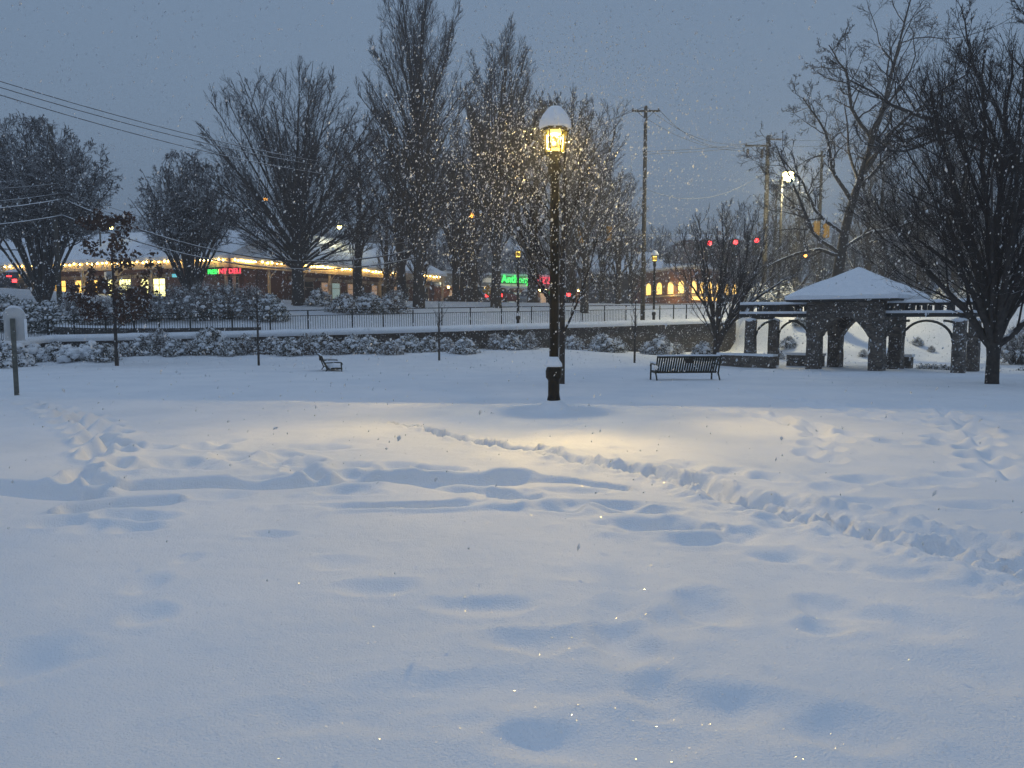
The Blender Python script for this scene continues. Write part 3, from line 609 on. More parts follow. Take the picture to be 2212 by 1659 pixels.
# --- crooked tall tree behind the pergola
cl = [lead((.3, 0, 4.0, .30), (.6, 0, 6.5, .26), (1.5, 0, 9.5, .2), (2.6, .2, 13, .13), (3.5, .3, 17, .07), (4.3, .3, 20.5, .03)),
      lead((1.5, 0, 9.2, .17), (3.2, .3, 11.8, .13), (5.8, .4, 14.0, .09), (8.4, .4, 15.5, .04)),
      lead((.8, 0, 7.6, .13), (-.4, -.2, 9.2, .1), (-.9, -.2, 11.5, .07), (-2.4, -.2, 13.6, .03)),
      lead((2.0, .1, 11.2, .13), (.7, .2, 13.0, .1), (.4, .2, 15, .07), (-.8, .2, 16.8, .03)),
      lead((.4, 0, 5.6, .11), (-1.2, .2, 6.8, .09), (-2.2, .1, 8.8, .06), (-3.6, .1, 10.2, .03)),
      lead((.2, 0, 4.4, .12), (-1.3, 0, 5.4, .1), (-2.6, 0, 8.2, .07), (-3.9, 0, 10.9, .03)),
      lead((.25, 0, 4.2, .12), (-1.2, -.2, 4.6, .1), (-3.0, -.3, 4.2, .07), (-4.6, -.3, 3.4, .03)),
      lead((.3, 0, 4.6, .12), (1.9, -.2, 5.6, .1), (3.8, -.3, 5.9, .07), (5.6, -.3, 6.9, .03)),
      lead((.9, 0, 7.8, .14), (2.7, -.3, 10, .1), (4.2, -.4, 11.2, .07), (6.6, -.4, 12.4, .03))]
ctree = tree_parts(12, [(0, 0, -.5, .42), (.0, 0, 1.5, .36), (.15, 0, 2.8, .34), (.3, 0, 4.2, .32)],
    [dict(n=13, t0=.22, t1=1, ang=(28, 66), K=8, lr=.46, gnarl=.19, up=.03, rr=.5, rmin=.02),
     dict(n=7, t0=.15, t1=1, ang=(25, 58), K=6, lr=.42, gnarl=.2, up=.03, rr=.55, rmin=.014),
     dict(n=6, t0=.15, t1=1, ang=(25, 58), K=4, lr=.45, gnarl=.2, up=.02, rr=.6, rmin=.012),
     dict(n=4, t0=.2, t1=1, ang=(25, 58), K=3, lr=.5, gnarl=.2, up=.02, rr=.7, rmin=.010)], leaders=cl)
plant_tree('crooked_tree', at(1800, 46), 0, ctree, 'tall crooked bare tree leaning right, with snow in its forks, behind the shelter roof', mt=('bark_snow', 'twig'))

# --- tree reaching in from the right edge of the picture
el = [lead((0, 0, 6, .26), (-1.8, 0, 8.8, .22), (-4.2, .2, 10.4, .15), (-7.5, .3, 11.6, .08), (-10, .4, 13, .03)),
      lead((-2.4, 0, 9.3, .14), (-3.2, .1, 11.3, .1), (-4.6, .1, 13.6, .06), (-5.2, .1, 16, .02)),
      lead((0, 0, 6.4, .24), (-.4, .1, 10, .18), (-1.3, .1, 13.5, .1), (-2.0, .2, 17, .04)),
      lead((0, 0, 6, .2), (1.8, .2, 9, .15), (3.4, .3, 13, .08), (4, .3, 16, .03)),
      lead((-4.4, .2, 10.4, .1), (-6.0, 0, 10.2, .08), (-7.8, -.2, 9.6, .05), (-9.4, -.2, 10, .02))]
et = tree_parts(13, [(.1, 0, -.5, .42), (0, 0, 3, .35), (0, 0, 6.4, .3)],
    [dict(n=14, t0=.25, t1=1, ang=(22, 52), K=8, lr=.34, gnarl=.12, up=.09, rr=.5, rmin=.016),
     dict(n=7, t0=.15, t1=1, ang=(20, 48), K=6, lr=.42, gnarl=.14, up=.06, rr=.55, rmin=.011),
     dict(n=6, t0=.15, t1=1, ang=(20, 48), K=4, lr=.45, gnarl=.14, up=.04, rr=.6, rmin=.010),
     dict(n=4, t0=.2, t1=1, ang=(20, 48), K=3, lr=.5, gnarl=.14, up=.04, rr=.7, rmin=.008)], leaders=el)
plant_tree('overhanging_tree', at(2290, 34), 0, et, 'bare tree beyond the right edge whose long boughs arch into the upper right corner', mt=('bark', 'twig'))

# --- woods behind: individual copies of three trees
wood = []
for sd, H, rx in ((21, 13, 4.6), (22, 11, 4.0), (23, 15, 4.4)):
    env = ((0, 0, H * .58), (rx, rx, H * .44))
    wood.append(tree_parts(sd, [(0, 0, -.6, .34), (0, 0, H * .3, .26), (.3, 0, H * .6, .15), (.2, 0, H * .95, .03)],
        [dict(n=26, t0=.10, t1=.94, ang=(22, 58), K=7, la=H * .38, gnarl=.12, up=.08, rr=.5, env=env, rmin=.028),
         dict(n=9, t0=.15, t1=1, ang=(18, 48), K=5, lr=.42, gnarl=.15, up=.05, rr=.55, env=env, rmin=.024),
         dict(n=9, t0=.2, t1=1, ang=(18, 50), K=4, lr=.5, gnarl=.15, up=.03, rr=.7, rmin=.02)], sides0=7))
protos = []
spots = [(1335, 66, .95, 'beyond the wide tree, left of the plain utility pole'), (1440, 108, .85, 'behind the snowy roof over the arched windows'), (1500, 96, .8, 'far behind the vase-shaped tree'),
         (1560, 84, .85, 'behind the right-hand red traffic light'), (1610, 78, .8, 'at the foot of the pole with the drum insulators'), (1665, 74, .9, 'left of the bright street lamp pole'), (1715, 66, .85, 'just right of the bright street lamp pole'),
         (1770, 84, 1.0, 'behind the crooked tree, left of its trunk'), (1870, 64, .85, 'behind the peak of the shelter roof'), (1925, 78, 1.1, 'over the right slope of the shelter roof'), (1980, 60, .85, 'over the right end of the shelter roof'),
         (2035, 70, 1.0, 'between the shelter roof and the large near tree'), (2090, 62, .9, 'behind the left limbs of the large near tree'), (2150, 68, 1.05, 'behind the trunk of the large near tree'), (2215, 60, 1.0, 'at the right edge behind the large near tree'), (2260, 74, 1.2, 'beyond the right edge, tallest of the wood'),
         (1160, 112, .8, 'far behind the restaurant roof, left of the lamp post'), (1215, 108, .9, 'far behind the restaurant roof, right of the lamp post'), (700, 96, .85, 'behind the shop roof near its pale lamp'), (540, 100, .8, 'behind the shop roof below the orange lamp'),
         (850, 90, 1.0, 'behind the trunk of the tallest narrow tree'), (1030, 84, .85, 'between the two tall narrow trunks'), (250, 92, .75, 'behind the shop roof over the young oak'), (60, 88, .8, 'behind the shop roof by the leftmost pole'),
         (1295, 96, .9, 'behind the misty roof right of the lamp post'), (1390, 120, .9, 'far off behind the plain utility pole'), (940, 104, .9, 'far off over the end of the shop roof'), (905, 70, 1.0, 'tangled with the foot of the tallest narrow tree'), (835, 72, .95, 'between the dark dense tree and the tallest narrow one'), (1300, 80, 1.05, 'right of the wide spreading tree'), (1000, 72, 1.05, 'straight behind the gap of the two tall narrow trees'), (1360, 78, .9, 'touching the plain utility pole'), (1900, 72, 1.25, 'rising highest behind the shelter roof'), (2060, 56, 1.15, 'tangled with the left boughs of the large near tree'), (1960, 88, 1.3, 'dim and tall between crooked tree and near tree'), (640, 84, .9, 'behind the round crown trunk'), (330, 84, .85, 'behind the shop roof left of the smaller dense tree'), (1830, 96, 1.1, 'far off behind the crooked tree crown')]
rgs = random.Random(3)
for i, (px, D, s, where) in enumerate(spots):
    k = i % 3; loc = at(px, D)
    if len(protos) <= k:
        o = plant_tree('woodland_tree', loc, 0, wood[k], 'x', 'trees of the wood in the background', mt=('bark', 'twig_snow')); protos.append(o)
    else: o = copy_tree(protos[k])
    o.location = loc; o.rotation_euler[2] = rgs.uniform(0, 6.28); s *= .92; o.scale = (s, s, s * rgs.uniform(.9, 1.1)); o['label'] = 'bare grey background tree ' + where
# far wood that reads as one mass
rg = np.random.default_rng(77); parts_ = []
nT = 620; px_ = rg.uniform(-200, 2500, nT); D_ = rg.uniform(115, 190, nT); xx = (px_ - CX) / F * D_; zz = terrain(xx, D_)
Hh = rg.uniform(7, 12, nT); bp = np.stack([np.stack([xx, D_, zz], -1), np.stack([xx + rg.normal(0, .5, nT), D_, zz + Hh], -1)], 1)
bp = np.stack([bp[:, 0] * (1 - t) + bp[:, 1] * t for t in np.linspace(0, 1, 4)], 1); br = np.tile(np.array([.2, .15, .1, .04]), (nT, 1))
parts_.append(tubes(bp, br, 3))
q, r_ = grow(rg, bp, br, n=16, t0=.15, t1=1, ang=(20, 60), K=4, la=4.0, gnarl=.12, up=.1, rr=.5, rmin=.05); parts_.append(tubes(q, r_, 3))
q, r_ = grow(rg, q, r_, n=9, t0=.2, t1=1, ang=(20, 60), K=3, lr=.6, gnarl=.12, up=.05, rr=.6, rmin=.04); parts_.append(tubes(q, r_, 3))
tag(np_mesh('woodland', *join(parts_), M['twig_snow']), 'far bare woodland fading into the snowfall along the skyline', 'woodland', kind='stuff')

# --- young oak with dry leaves
oak = tree_parts(15, [(0, 0, -.3, .09), (0, 0, 1.4, .07), (0, 0, 3.6, .05), (.05, 0, 6.7, .01)],
    [dict(n=20, t0=.24, t1=.97, ang=(50, 85), K=7, la=2.5, gnarl=.1, up=.03, rr=.45, env=((0, 0, 4.0), (2.6, 2.3, 3.0)), rmin=.010, fall=.7),
     dict(n=6, t0=.2, t1=1, ang=(25, 55), K=4, lr=.4, gnarl=.12, up=.02, rr=.6, rmin=.007)])
ok = plant_tree('young_oak', at(248, 33.5), 0, oak, 'young oak still holding dry brown leaves on a straight thin trunk', mt=('bark', 'twig'))
def leaf_cloud(rg, pts, size, jit, n_per):
    N = len(pts) * n_per; c = np.repeat(pts, n_per, 0) + rg.normal(0, jit, (N, 3))
    a = norm(rg.normal(size=(N, 3))); b = norm(np.cross(a, rg.normal(size=(N, 3)))); s = size * rg.uniform(.6, 1.3, (N, 1))
    V = np.stack([c - a * s, c + b * s * .5, c + a * s, c - b * s * .5], 1).reshape(-1, 3); Q = np.arange(N * 4).reshape(-1, 4); return V, Q
tips = oak[2][0][:, 1:].reshape(-1, 3); rg = np.random.default_rng(5)
tips = tips[rg.uniform(size=len(tips)) < (.25 + .75 * (vnoise(tips[:, 0] * 1.1 + 9, tips[:, 2] * 1.3, 5) > -.1))]
np_mesh('leaves', *leaf_cloud(rg, tips, .105, .11, 16), M['oakleaf'], ok)

# --- staked saplings on the lawn edge
def sapling(seed, H): return tree_parts(seed, [(0, 0, -.3, .055), (0, 0, H * .5, .042), (.02, 0, H, .008)],
    [dict(n=11, t0=.42, t1=.97, ang=(22, 50), K=6, la=H * .38, gnarl=.08, up=.12, rr=.45, rmin=.008, fall=.7), dict(n=5, t0=.25, t1=1, ang=(20, 45), K=4, lr=.4, gnarl=.1, up=.08, rr=.6, rmin=.006)])
for px, D, H, sd, lb in ((556, 33.5, 4.0, 31, 'bare sapling on the lawn left of the side-on bench'), (948, 36, 3.2, 32, 'thin bare sapling on the lawn below the tallest tree'), (1372, 35.5, 3.4, 33, 'bare sapling with low twigs between the lamp post and the right-hand bench')):
    plant_tree('sapling', at(px, D), 0, sapling(sd, H), lb, 'saplings along the lawn edge', mt=('bark', 'twig_snow'))
plant_tree('sapling', at(765, 50), 0, sapling(34, 6.2), 'taller bare sapling in front of the shop windows beyond the railing', 'saplings along the lawn edge', mt=('bark', 'twig_snow'))

# ------------------------------------------------------------------ shrubs
def shrub_proto(seed, w, h, nleaf, leafsize, nblob, blob_r, leafmat, stems=30):
    rg = np.random.default_rng(seed); rr_ = random.Random(seed)
    root = empty('snowy_shrub', (0, 0, -50))
    # twigs
    P_ = np.zeros((stems, 4, 3)); an = rg.uniform(0, 6.28, stems); ph = rg.uniform(.1, 1.25, stems)
    tipp = np.stack([np.cos(an) * np.sin(ph) * w * .55, np.sin(an) * np.sin(ph) * w * .5, np.cos(ph) * h], -1)
    b0 = np.stack([np.cos(an), np.sin(an), np.zeros(stems)], -1) * w * .08
    for k in range(4): t = k / 3; P_[:, k] = b0 * (1 - t) + tipp * t + rg.normal(0, .03, (stems, 3)) * (k > 0)
    P_[:, 0, 2] = -.15; R_ = np.tile(np.array([.014, .011, .008, .005]), (stems, 1)); pr = [tubes(P_, R_, 3)]
    q, r_ = grow(rg, P_, R_, n=6, t0=.2, t1=1, ang=(20, 55), K=4, lr=.35, gnarl=.15, up=.05, rr=.7, rmin=.006); pr.append(tubes(q, r_, 3))
    np_mesh('stem', *join(pr), M['shrub_twig'], root)
    th = rg.uniform(0, 6.28, nleaf // 6); cz = rg.uniform(.05, 1, nleaf // 6); rad = np.sqrt(1 - cz ** 2) * rg.uniform(.6, 1.05, nleaf // 6)
    lump = 1 + .22 * np.sin(th * 3 + seed) + .12 * np.sin(th * 7 + seed * 2)
    pts = np.stack([np.cos(th) * rad * lump * w * .5, np.sin(th) * rad * lump * w * .45, cz * h * (.85 + .2 * np.sin(th * 4 + seed))], -1)
    np_mesh('foliage', *leaf_cloud(rg, pts, leafsize, .045, 6), M[leafmat], root)
    mb = MB()
    for k in range(nblob):
        a = rr_.uniform(0, 6.28); c = rr_.uniform(.25, 1); r2 = math.sqrt(max(0, 1 - c * c)) * .9; rr2 = blob_r * rr_.uniform(.45, 1.15)
        mb.blob((math.cos(a) * r2 * w * .5, math.sin(a) * r2 * w * .45, c * h * (.86 + .12 * math.sin(a * 4))), rr2, seed * 100 + k, 9, 6, .62, .25)
    mb.build('snow_clumps', M['snow'], root, True)  # loose clumps of snow lying on the shrub, no leaves in this mesh
    return root
SH = [shrub_proto(1, 1.5, .85, 3000, .05, 34, .12, 'leaf'), shrub_proto(2, 1.3, .75, 2600, .05, 26, .11, 'leafbrown'), shrub_proto(3, 1.6, 1.0, 3200, .055, 40, .13, 'leaf', 40),
      shrub_proto(4, 1.4, .75, 900, .06, 34, .27, 'evergreen'), shrub_proto(5, 1.2, .9, 1400, .04, 16, .09, 'leafbrown', 60), shrub_proto(6, 2.6, 2.0, 5200, .085, 70, .18, 'evergreen', 40), shrub_proto(7, 2.8, 2.2, 2600, .05, 40, .12, 'leafbrown', 170)]
used = [False] * len(SH); rgs = random.Random(9)
def shrub(k, px, D, s, label, group, name='snowy_shrub'):
    o = SH[k] if not used[k] else copy_tree(SH[k]); used[k] = True
    x = X(px, D); o.location = (x, D, TZ(x, D) - .04); o.rotation_euler[2] = rgs.uniform(0, 6.28); s *= rgs.uniform(.92, 1.08); o.scale = (s, s, s * rgs.uniform(.9, 1.1))
    o.name = name; tag(o, label, 'shrub', group); return o
for px, D, k, s_, w_ in ((1680, 42, 1, .8, 'half-buried shrub seen through the left pergola, near its outer pillar'), (1705, 44, 2, .7, 'second half-buried shrub seen through the left pergola'), (1730, 46, 0, .8, 'upper half-buried shrub seen through the left pergola'), (1868, 41, 4, .5, 'scrubby little shrub seen through the middle arch'), (1985, 43, 0, .5, 'small shrub poking from the snow seen through the right pergola'), (2015, 42, 4, .45, 'tiny twiggy shrub seen through the right pergola')):
    shrub(k, px, D, s_, w_, 'half-buried shrubs on the slope behind the shelter')
gl = 'snowy shrubs along the foot of the stone wall'
rowA = [(-20, 'partly cut by the left edge'), (25, 'behind the wooden sign post'), (70, 'right of the sign post'), (115, 'buried deepest, near the left'), (150, 'left of the young oak by two shrubs'), (190, 'left of the young oak by one shrub'), (225, 'touching the young oak trunk')]
for i, (px, w_) in enumerate(rowA): shrub(3 if i % 3 else 0, px, (31.0, 33.5, 36.0)[min(i, 2)] + .6 * (i % 2), (1.25 if i < 2 else 1.05), 'rounded shrub under heavy snow pillows, ' + w_, gl)
rowB = [(268, 'just right of the young oak'), (305, 'second right of the young oak'), (340, 'under the fence, left of the tall brown one'), (375, 'brown and twiggy below the bright shop window'), (410, 'below the bright shop window, front row'),
        (452, 'tall one midway to the sapling'), (492, 'left of the first sapling'), (530, 'touching the first sapling'), (585, 'just right of the first sapling'), (625, 'left of the dark leaning shrub'), (660, 'dark leaning one below the round tree')]
for i, (px, w_) in enumerate(rowB): shrub((1, 0, 4, 2, 1, 2, 0, 4, 1, 2, 4)[i], px, 38.0 + .35 * (i % 3) - .3, 1.0 + .12 * (i % 3), 'snow-dusted shrub, ' + w_, gl)
rowC = [(695, 38.6, 'behind the side-on bench'), (722, 38.2, 'above the bench arm'), (760, 38.8, 'low and round, right of the bench'), (795, 38.8, 'right of the bench by two shrubs'), (845, 38.2, 'alone in front of the row'), (880, 39.4, 'against the wall under the tallest tree'),
        (925, 39.8, 'left of the second sapling'), (965, 40.2, 'right of the second sapling'), (1003, 38.6, 'small, alone in front of the second sapling'), (1070, 42.6, 'tall against the wall, left of the lamp post'), (1105, 42.4, 'wide, left of the lamp post'), (1145, 42.8, 'thin one nearest the lamp post'),
        (1240, 43.8, 'just right of the lamp post'), (1300, 43.4, 'dark one, second right of the lamp post'), (1330, 44.2, 'small, third right of the lamp post'), (1402, 45.5, 'right of the third sapling'), (1430, 45.5, 'broad, above the right-hand bench'), (1462, 46.2, 'pale one above the middle of the right-hand bench'), (1523, 40.5, 'standing under the vase-shaped tree')]
for i, (px, D, w_) in enumerate(rowC): shrub((2, 1, 0, 0, 1, 2, 0, 1, 0, 4, 0, 4, 1, 2, 0, 1, 2, 4, 2)[i], px, D, 1.0, 'snow-covered shrub ' + w_, gl)
gh = 'big snowy shrubs behind the railing'
rowD = [(5, 42, 5, 1.05, 'evergreen at the left edge'), (60, 42.5, 5, 1.0, 'evergreen behind the sign panel'), (110, 43, 5, .9, 'evergreen right of the sign panel'), (160, 44, 6, .9, 'twiggy, below the leftmost pole'), (215, 44.5, 6, .85, 'twiggy, behind the young oak trunk'), (275, 46, 6, .95, 'twiggy, right of the young oak trunk'),
        (330, 46.5, 6, 1.0, 'twiggy, below the two bright windows'), (385, 47, 6, 1.0, 'twiggy, right of the bright windows'), (440, 47, 6, 1.05, 'twiggy, below the green and red sign'), (495, 47.5, 6, 1.05, 'twiggy, right of the green and red sign'), (545, 47.5, 6, 1.0, 'twiggy, left of the lit door'), (588, 47, 5, .75, 'low evergreen below the lit door'),
        (690, 52, 0, 1.3, 'small, below the shop window with the cool light'), (745, 50, 1, 1.6, 'yellowish, below the second porch bay'), (800, 50.5, 0, 1.5, 'small, below the third porch bay'), (855, 51, 4, 1.7, 'thin, left of the tallest tree'), (1640, 53, 5, .8, 'evergreen above the left pergola'), (1690, 54, 5, .9, 'evergreen beside the shelter roof'), (2040, 52, 5, .7, 'lit evergreen right of the shelter roof'), (2100, 53, 5, .8, 'lit evergreen behind the large near tree'), (2205, 36, 6, .8, 'dark one right of the large near trunk')]
for px, D, k, s, w_ in rowD: shrub(k, px, D, s, 'large snowy shrub, ' + w_, gh)

# ------------------------------------------------------------------ retaining wall, railing
def wall_mesh(pts, t0, t1, zlo, zhi, name, mt, parent):
    mb = MB(); a = np.array(pts)[:, :2]; n = len(a); off = []
    for i in range(n):
        d = a[min(i + 1, n - 1)] - a[max(i - 1, 0)]; d = d / np.linalg.norm(d); off.append(np.array([-d[1], d[0]]))
    for i in range(n):
        for t, z in ((t0, zlo[i]), (t0, zhi[i]), (t1, zhi[i]), (t1, zlo[i])): mb.v.append((a[i][0] + off[i][0] * t, a[i][1] + off[i][1] * t, z))
    for i in range(n - 1):
        for k in range(4): mb.f.append((i * 4 + k, (i + 1) * 4 + k, (i + 1) * 4 + (k + 1) % 4, i * 4 + (k + 1) % 4))
    mb.f += [(0, 3, 2, 1)[::-1], tuple((n - 1) * 4 + k for k in (0, 3, 2, 1))]
    return mb.build(name, mt, parent)
wr = empty('retaining_wall', (0, 0, 0), 0, 'long low stone retaining wall topped with thick snow below the railing', 'wall')
fine = resample(WALL, 60)
wall_mesh(fine, -.25, .25, [-1.2] * 60, fine[:, 2] - .30, 'stonework', M['wallstone'], wr)
# rounded snow cap
mb = MB(); n = len(fine)
for i in range(n):
    d = fine[min(i + 1, n - 1)][:2] - fine[max(i - 1, 0)][:2]; d = d / np.linalg.norm(d); o_ = np.array([-d[1], d[0]]); z = fine[i][2]
    wob = .03 * math.sin(i * 1.7) + .02 * math.sin(i * 3.1)
    for t, dz_ in ((-.38, -.31), (-.43 + wob, -.18), (-.36, -.04), (-.15, .03 + wob), (.2, .04), (.7, .02), (.9, -.3)):
        mb.v.append((fine[i][0] + o_[0] * t, fine[i][1] + o_[1] * t, z + dz_))
k = 7
for i in range(n - 1):
    for j in range(k - 1): mb.f.append((i * k + j, (i + 1) * k + j, (i + 1) * k + j + 1, i * k + j + 1))
mb.f += [tuple(range(k)), tuple((n - 1) * k + j for j in range(k))[::-1]]
mb.build('snow_cap', M['snow'], wr, True)

fr = empty('railing', (0, 0, 0), 0, 'long dark metal railing with vertical bars running along the top of the stone wall', 'railing')
post_px = [-60, 8, 100, 155, 225, 285, 341, 409, 500, 582, 665, 760, 827, 892, 954, 1016, 1083, 1149, 1207, 1259, 1307, 1352, 1391, 1425, 1456, 1483, 1540]
def wall_at(px):
    # plan point on the wall line seen at this px
    f2 = resample(WALL, 900); pr = CX + f2[:, 0] / f2[:, 1] * F * 1.0
    i = int(np.argmin(np.abs(pr - px)) if px > 40 else np.argmin(np.abs(pr - px) + (f2[:, 1] > 38.2) * 1e3)); return f2[i]
posts = [wall_at(p) for p in post_px]; posts[1] = np.array(resample(WALL, 900)[int(900 * 9 / 62 * .95)]); 
posts = [p for p in posts]
posts.sort(key=lambda p: (p[0] if p[1] > 37.9 else -30 + p[1] * .01))
def fpt(p, z): return Vector((p[0] + .0, p[1] + .30, p[2] + z))
for i, p in enumerate(posts):
    MB().box(p[0] - .035, p[0] + .035, p[1] + .265, p[1] + .335, p[2] - .2, p[2] + 1.02).build('post', M['greenmetal'], fr)
for i, (a, b) in enumerate(zip(posts[:-1], posts[1:])):
    n_ = 4; mid_ = []
    MB().tube([fpt(a, 1.04), fpt(b, 1.04)], .028, 6).build('rail', M['greenmetal'], fr)
    MB().tube([fpt(a, .76), fpt(b, .76)], .020, 6).build('rail', M['greenmetal'], fr)
    if a[0] / a[1] * F + CX < 1330:
        mb = MB(); ln = math.hypot(b[0] - a[0], b[1] - a[1]); k_ = max(2, int(ln / .125))
        for j in range(1, k_):
            q = a + (b - a) * (j / k_); mb.box(q[0] - .010, q[0] + .010, q[1] + .29, q[1] + .31, q[2] + .02, q[2] + .75)
        mb.build('bars', M['greenmetal'], fr)
# low dark garden wall behind the path
gw = empty('garden_wall', (0, 0, 0), 0, 'low dark stone wall glimpsed through the bars of the railing at left', 'wall')
pts_ = [(X(p_, 42.3), 42.3) for p_ in (120, 200, 280, 360, 440, 500, 560)]
wall_mesh(pts_, 0, .3, [.2] * 7, [TZ(*q) + .42 for q in pts_], 'stonework', M['wallstone'], gw)
wall_mesh(pts_, -.03, .36, [TZ(*q) + .42 for q in pts_], [TZ(*q) + .56 for q in pts_], 'snow_cap', M['snow'], gw)

# ------------------------------------------------------------------ lamp posts
LZ = 4.95
def lamp_post(name):
    root = empty(name, (0, 0, 0)); B = M['blackmetal']
    MB().lathe([(.17, -.3), (.17, .10), (.125, .20), (.105, .30), (.105, .56), (.115, .58), (.145, .62), (.15, .74), (.13, .80), (.10, .82), (.088, .84)], 16).build('base', B, root, False)
    MB().lathe([(.086, .82), (.084, 2.5), (.080, 4.20), (.080, 4.30)], 12).build('pole', B, root, True)
    MB().lathe([(.09, 4.22), (.125, 4.26), (.12, 4.40), (.09, 4.46), (.105, 4.52), (.115, 4.56), (.110, 4.58)], 16).build('neck', B, root)
    MB().lathe([(.165, .82), (.16, .87), (.12, .93), (.088, 1.0)], 14, (-.012, -.01, 0)).build('snow_cover', M['snow'], root, True)
    ln = empty('lantern', (0, 0, 0)); 
    lantern = MB()
    for k_ in range(6):
        an = math.pi / 3 * k_; c, s = math.cos(an), math.sin(an)
        lantern.tube([(.165 * c, .165 * s, 4.57), (.225 * c, .225 * s, 4.99)], .014, 6)
    lantern.lathe([(.172, 4.56), (.182, 4.58), (.172, 4.61), (.150, 4.60), (.150, 4.56)], 6, cap=False)
    lantern.lathe([(.215, 4.97), (.245, 4.985), (.265, 5.005), (.265, 5.03), (.215, 5.03)], 6, cap=False)
    lo = lantern.build('lantern_frame', B, root)
    bpy.data.objects.remove(ln)
    for k_ in range(6):
        a0, a1 = math.pi / 3 * k_, math.pi / 3 * (k_ + 1)
        MB().add([(.160 * math.cos(a0), .160 * math.sin(a0), 4.60), (.160 * math.cos(a1), .160 * math.sin(a1), 4.60), (.217 * math.cos(a1), .217 * math.sin(a1), 4.975), (.217 * math.cos(a0), .217 * math.sin(a0), 4.975)], [(0, 1, 2, 3)]).build('pane', M['amber'], lo)
    MB().lathe([(.02, 4.915), (.120, 4.915), (.128, 4.93), (.128, 4.965), (.02, 4.965)], 24).build('lamp', M['e_lamp'], lo)
    MB().lathe([(.02, 4.605), (.120, 4.605), (.128, 4.625), (.120, 4.665), (.02, 4.665)], 24).build('lamp', M['e_lampglass'], lo)
    # glowing side reflectors between the two lamps, and the shield behind
    sd_ = MB()
    for k_ in (0, 1, 2, 3):
        an = math.pi / 3 * k_ ; c, s = math.cos(an), math.sin(an); sd_.tube([(.137 * c, .137 * s, 4.66), (.150 * c, .150 * s, 4.92)], .018, 6)
    sd_.build('reflector', M['e_lampside'], lo)
    MB().lathe([(.262, 5.03), (.27, 5.05), (.19, 5.16), (.07, 5.25), (.03, 5.27)], 12).build('cap', B, root)
    MB().lathe([(.275, 5.02), (.288, 5.07), (.272, 5.15), (.225, 5.25), (.155, 5.34), (.085, 5.40), (.03, 5.415)], 18, (0, 0, .0)).build('snow_cap', M['snow'], root, True)
    MB().lathe([(.028, 5.40), (.026, 5.425), (.012, 5.44), (.014, 5.46), (.004, 5.50)], 8).build('finial', B, root)
    return root
def point(name, loc, energy, col, size, parent=None):
    d = bpy.data.lights.new(name, 'POINT'); d.energy = energy; d.color = col; d.shadow_soft_size = size
    o = bpy.data.objects.new(name, d); C.objects.link(o); o.location = loc
    if parent: o.parent = parent
    return o
main = lamp_post('lamp_post'); tag(main, 'lit black lamp post with snow-capped lantern, standing alone in the middle of the lawn', 'lamp post', 'lamp posts in the park')
main.location = (LAMP[0], LAMP[1], 0); main.scale = (LS,) * 3
others = [(1119, 46.5, 'second lit lamp post, behind the railing just left of the big lamp post'), (1412, 53.5, 'lit lamp post behind the railing in front of the arched windows'), (1597, 100, 'tiny far lit lamp above the left pergola')]
lamps2 = []
for px, D, lb in others:
    o = copy_tree(main); o.location = at(px, D); o['label'] = lb; o.rotation_euler[2] = .5; lamps2.append(o)
sd_ = bpy.data.lights.new('lantern_light', 'SPOT'); sd_.energy = 1550; sd_.color = (1.0, .73, .30); sd_.shadow_soft_size = .055; sd_.spot_size = math.pi; sd_.spot_blend = .06
so = bpy.data.objects.new('lantern_light', sd_); C.objects.link(so); so.location = (LAMP[0], LAMP[1], 4.902 * LS)   # the lantern's optic throws its light to one side
so.rotation_euler = Vector((-.117, -1, -.26)).to_track_quat('-Z', 'Y').to_euler()
sd2 = sd_.copy(); sd2.energy = 1450; sd2.spot_size = R(112); sd2.spot_blend = 1.0     # the same optic throws most of it outward
so2 = bpy.data.objects.new('lantern_light', sd2); C.objects.link(so2); so2.location = so.location; so2.rotation_euler = Vector((-.117, -1, -.52)).to_track_quat('-Z', 'Y').to_euler()
point('lantern_light', (LAMP[0], LAMP[1], 4.90 * LS), 70, (1.0, .74, .36), .02)
for o in lamps2[:2]: point('lantern_light', (o.location.x, o.location.y, o.location.z + 4.87), 800, (1.0, .82, .42), .05)

# ------------------------------------------------------------------ falling snow
def flakes(rg, n, lo, hi, size, mask=None):
    c = rg.uniform(lo, hi, (n, 3))
    if mask is not None: c = c[mask(c)]
    n = len(c); s = size * rg.uniform(.5, 1.25, (n, 1)) 
    a = norm(np.array([.35, 0, 1.0]) + rg.normal(0, .35, (n, 3))); b = norm(np.cross(a, rg.normal(size=(n, 3)))); d = np.cross(a, b); st_ = rg.uniform(1.0, 2.2, (n, 1)); s = s * np.where(rg.uniform(size=(n, 1)) < .06, 1.7, 1.0)
    V = np.stack([c + a * s * st_, c - a * s * st_, c + b * s, c - b * s, c + d * s * .7, c - d * s * .7], 1).reshape(-1, 3)
    f = np.array([(0, 2, 4), (2, 1, 4), (1, 3, 4), (3, 0, 4), (2, 0, 5), (1, 2, 5), (3, 1, 5), (0, 3, 5)])
    return V, (np.arange(n)[:, None, None] * 6 + f[None]).reshape(-1, 3)
rg = np.random.default_rng(42)
def infr(c): return (c[:, 1] > 2.5) & (np.abs(c[:, 0]) < c[:, 1] * .8 + 1) & (c[:, 2] > terrain(c[:, 0], c[:, 1]) + .1)
def nearlamp(c):
    d = np.linalg.norm(c - np.array([LAMP[0], LAMP[1], 4.3]), axis=1); return rg.uniform(size=len(c)) < np.clip(1.25 - d / 2.9, 0, 1)
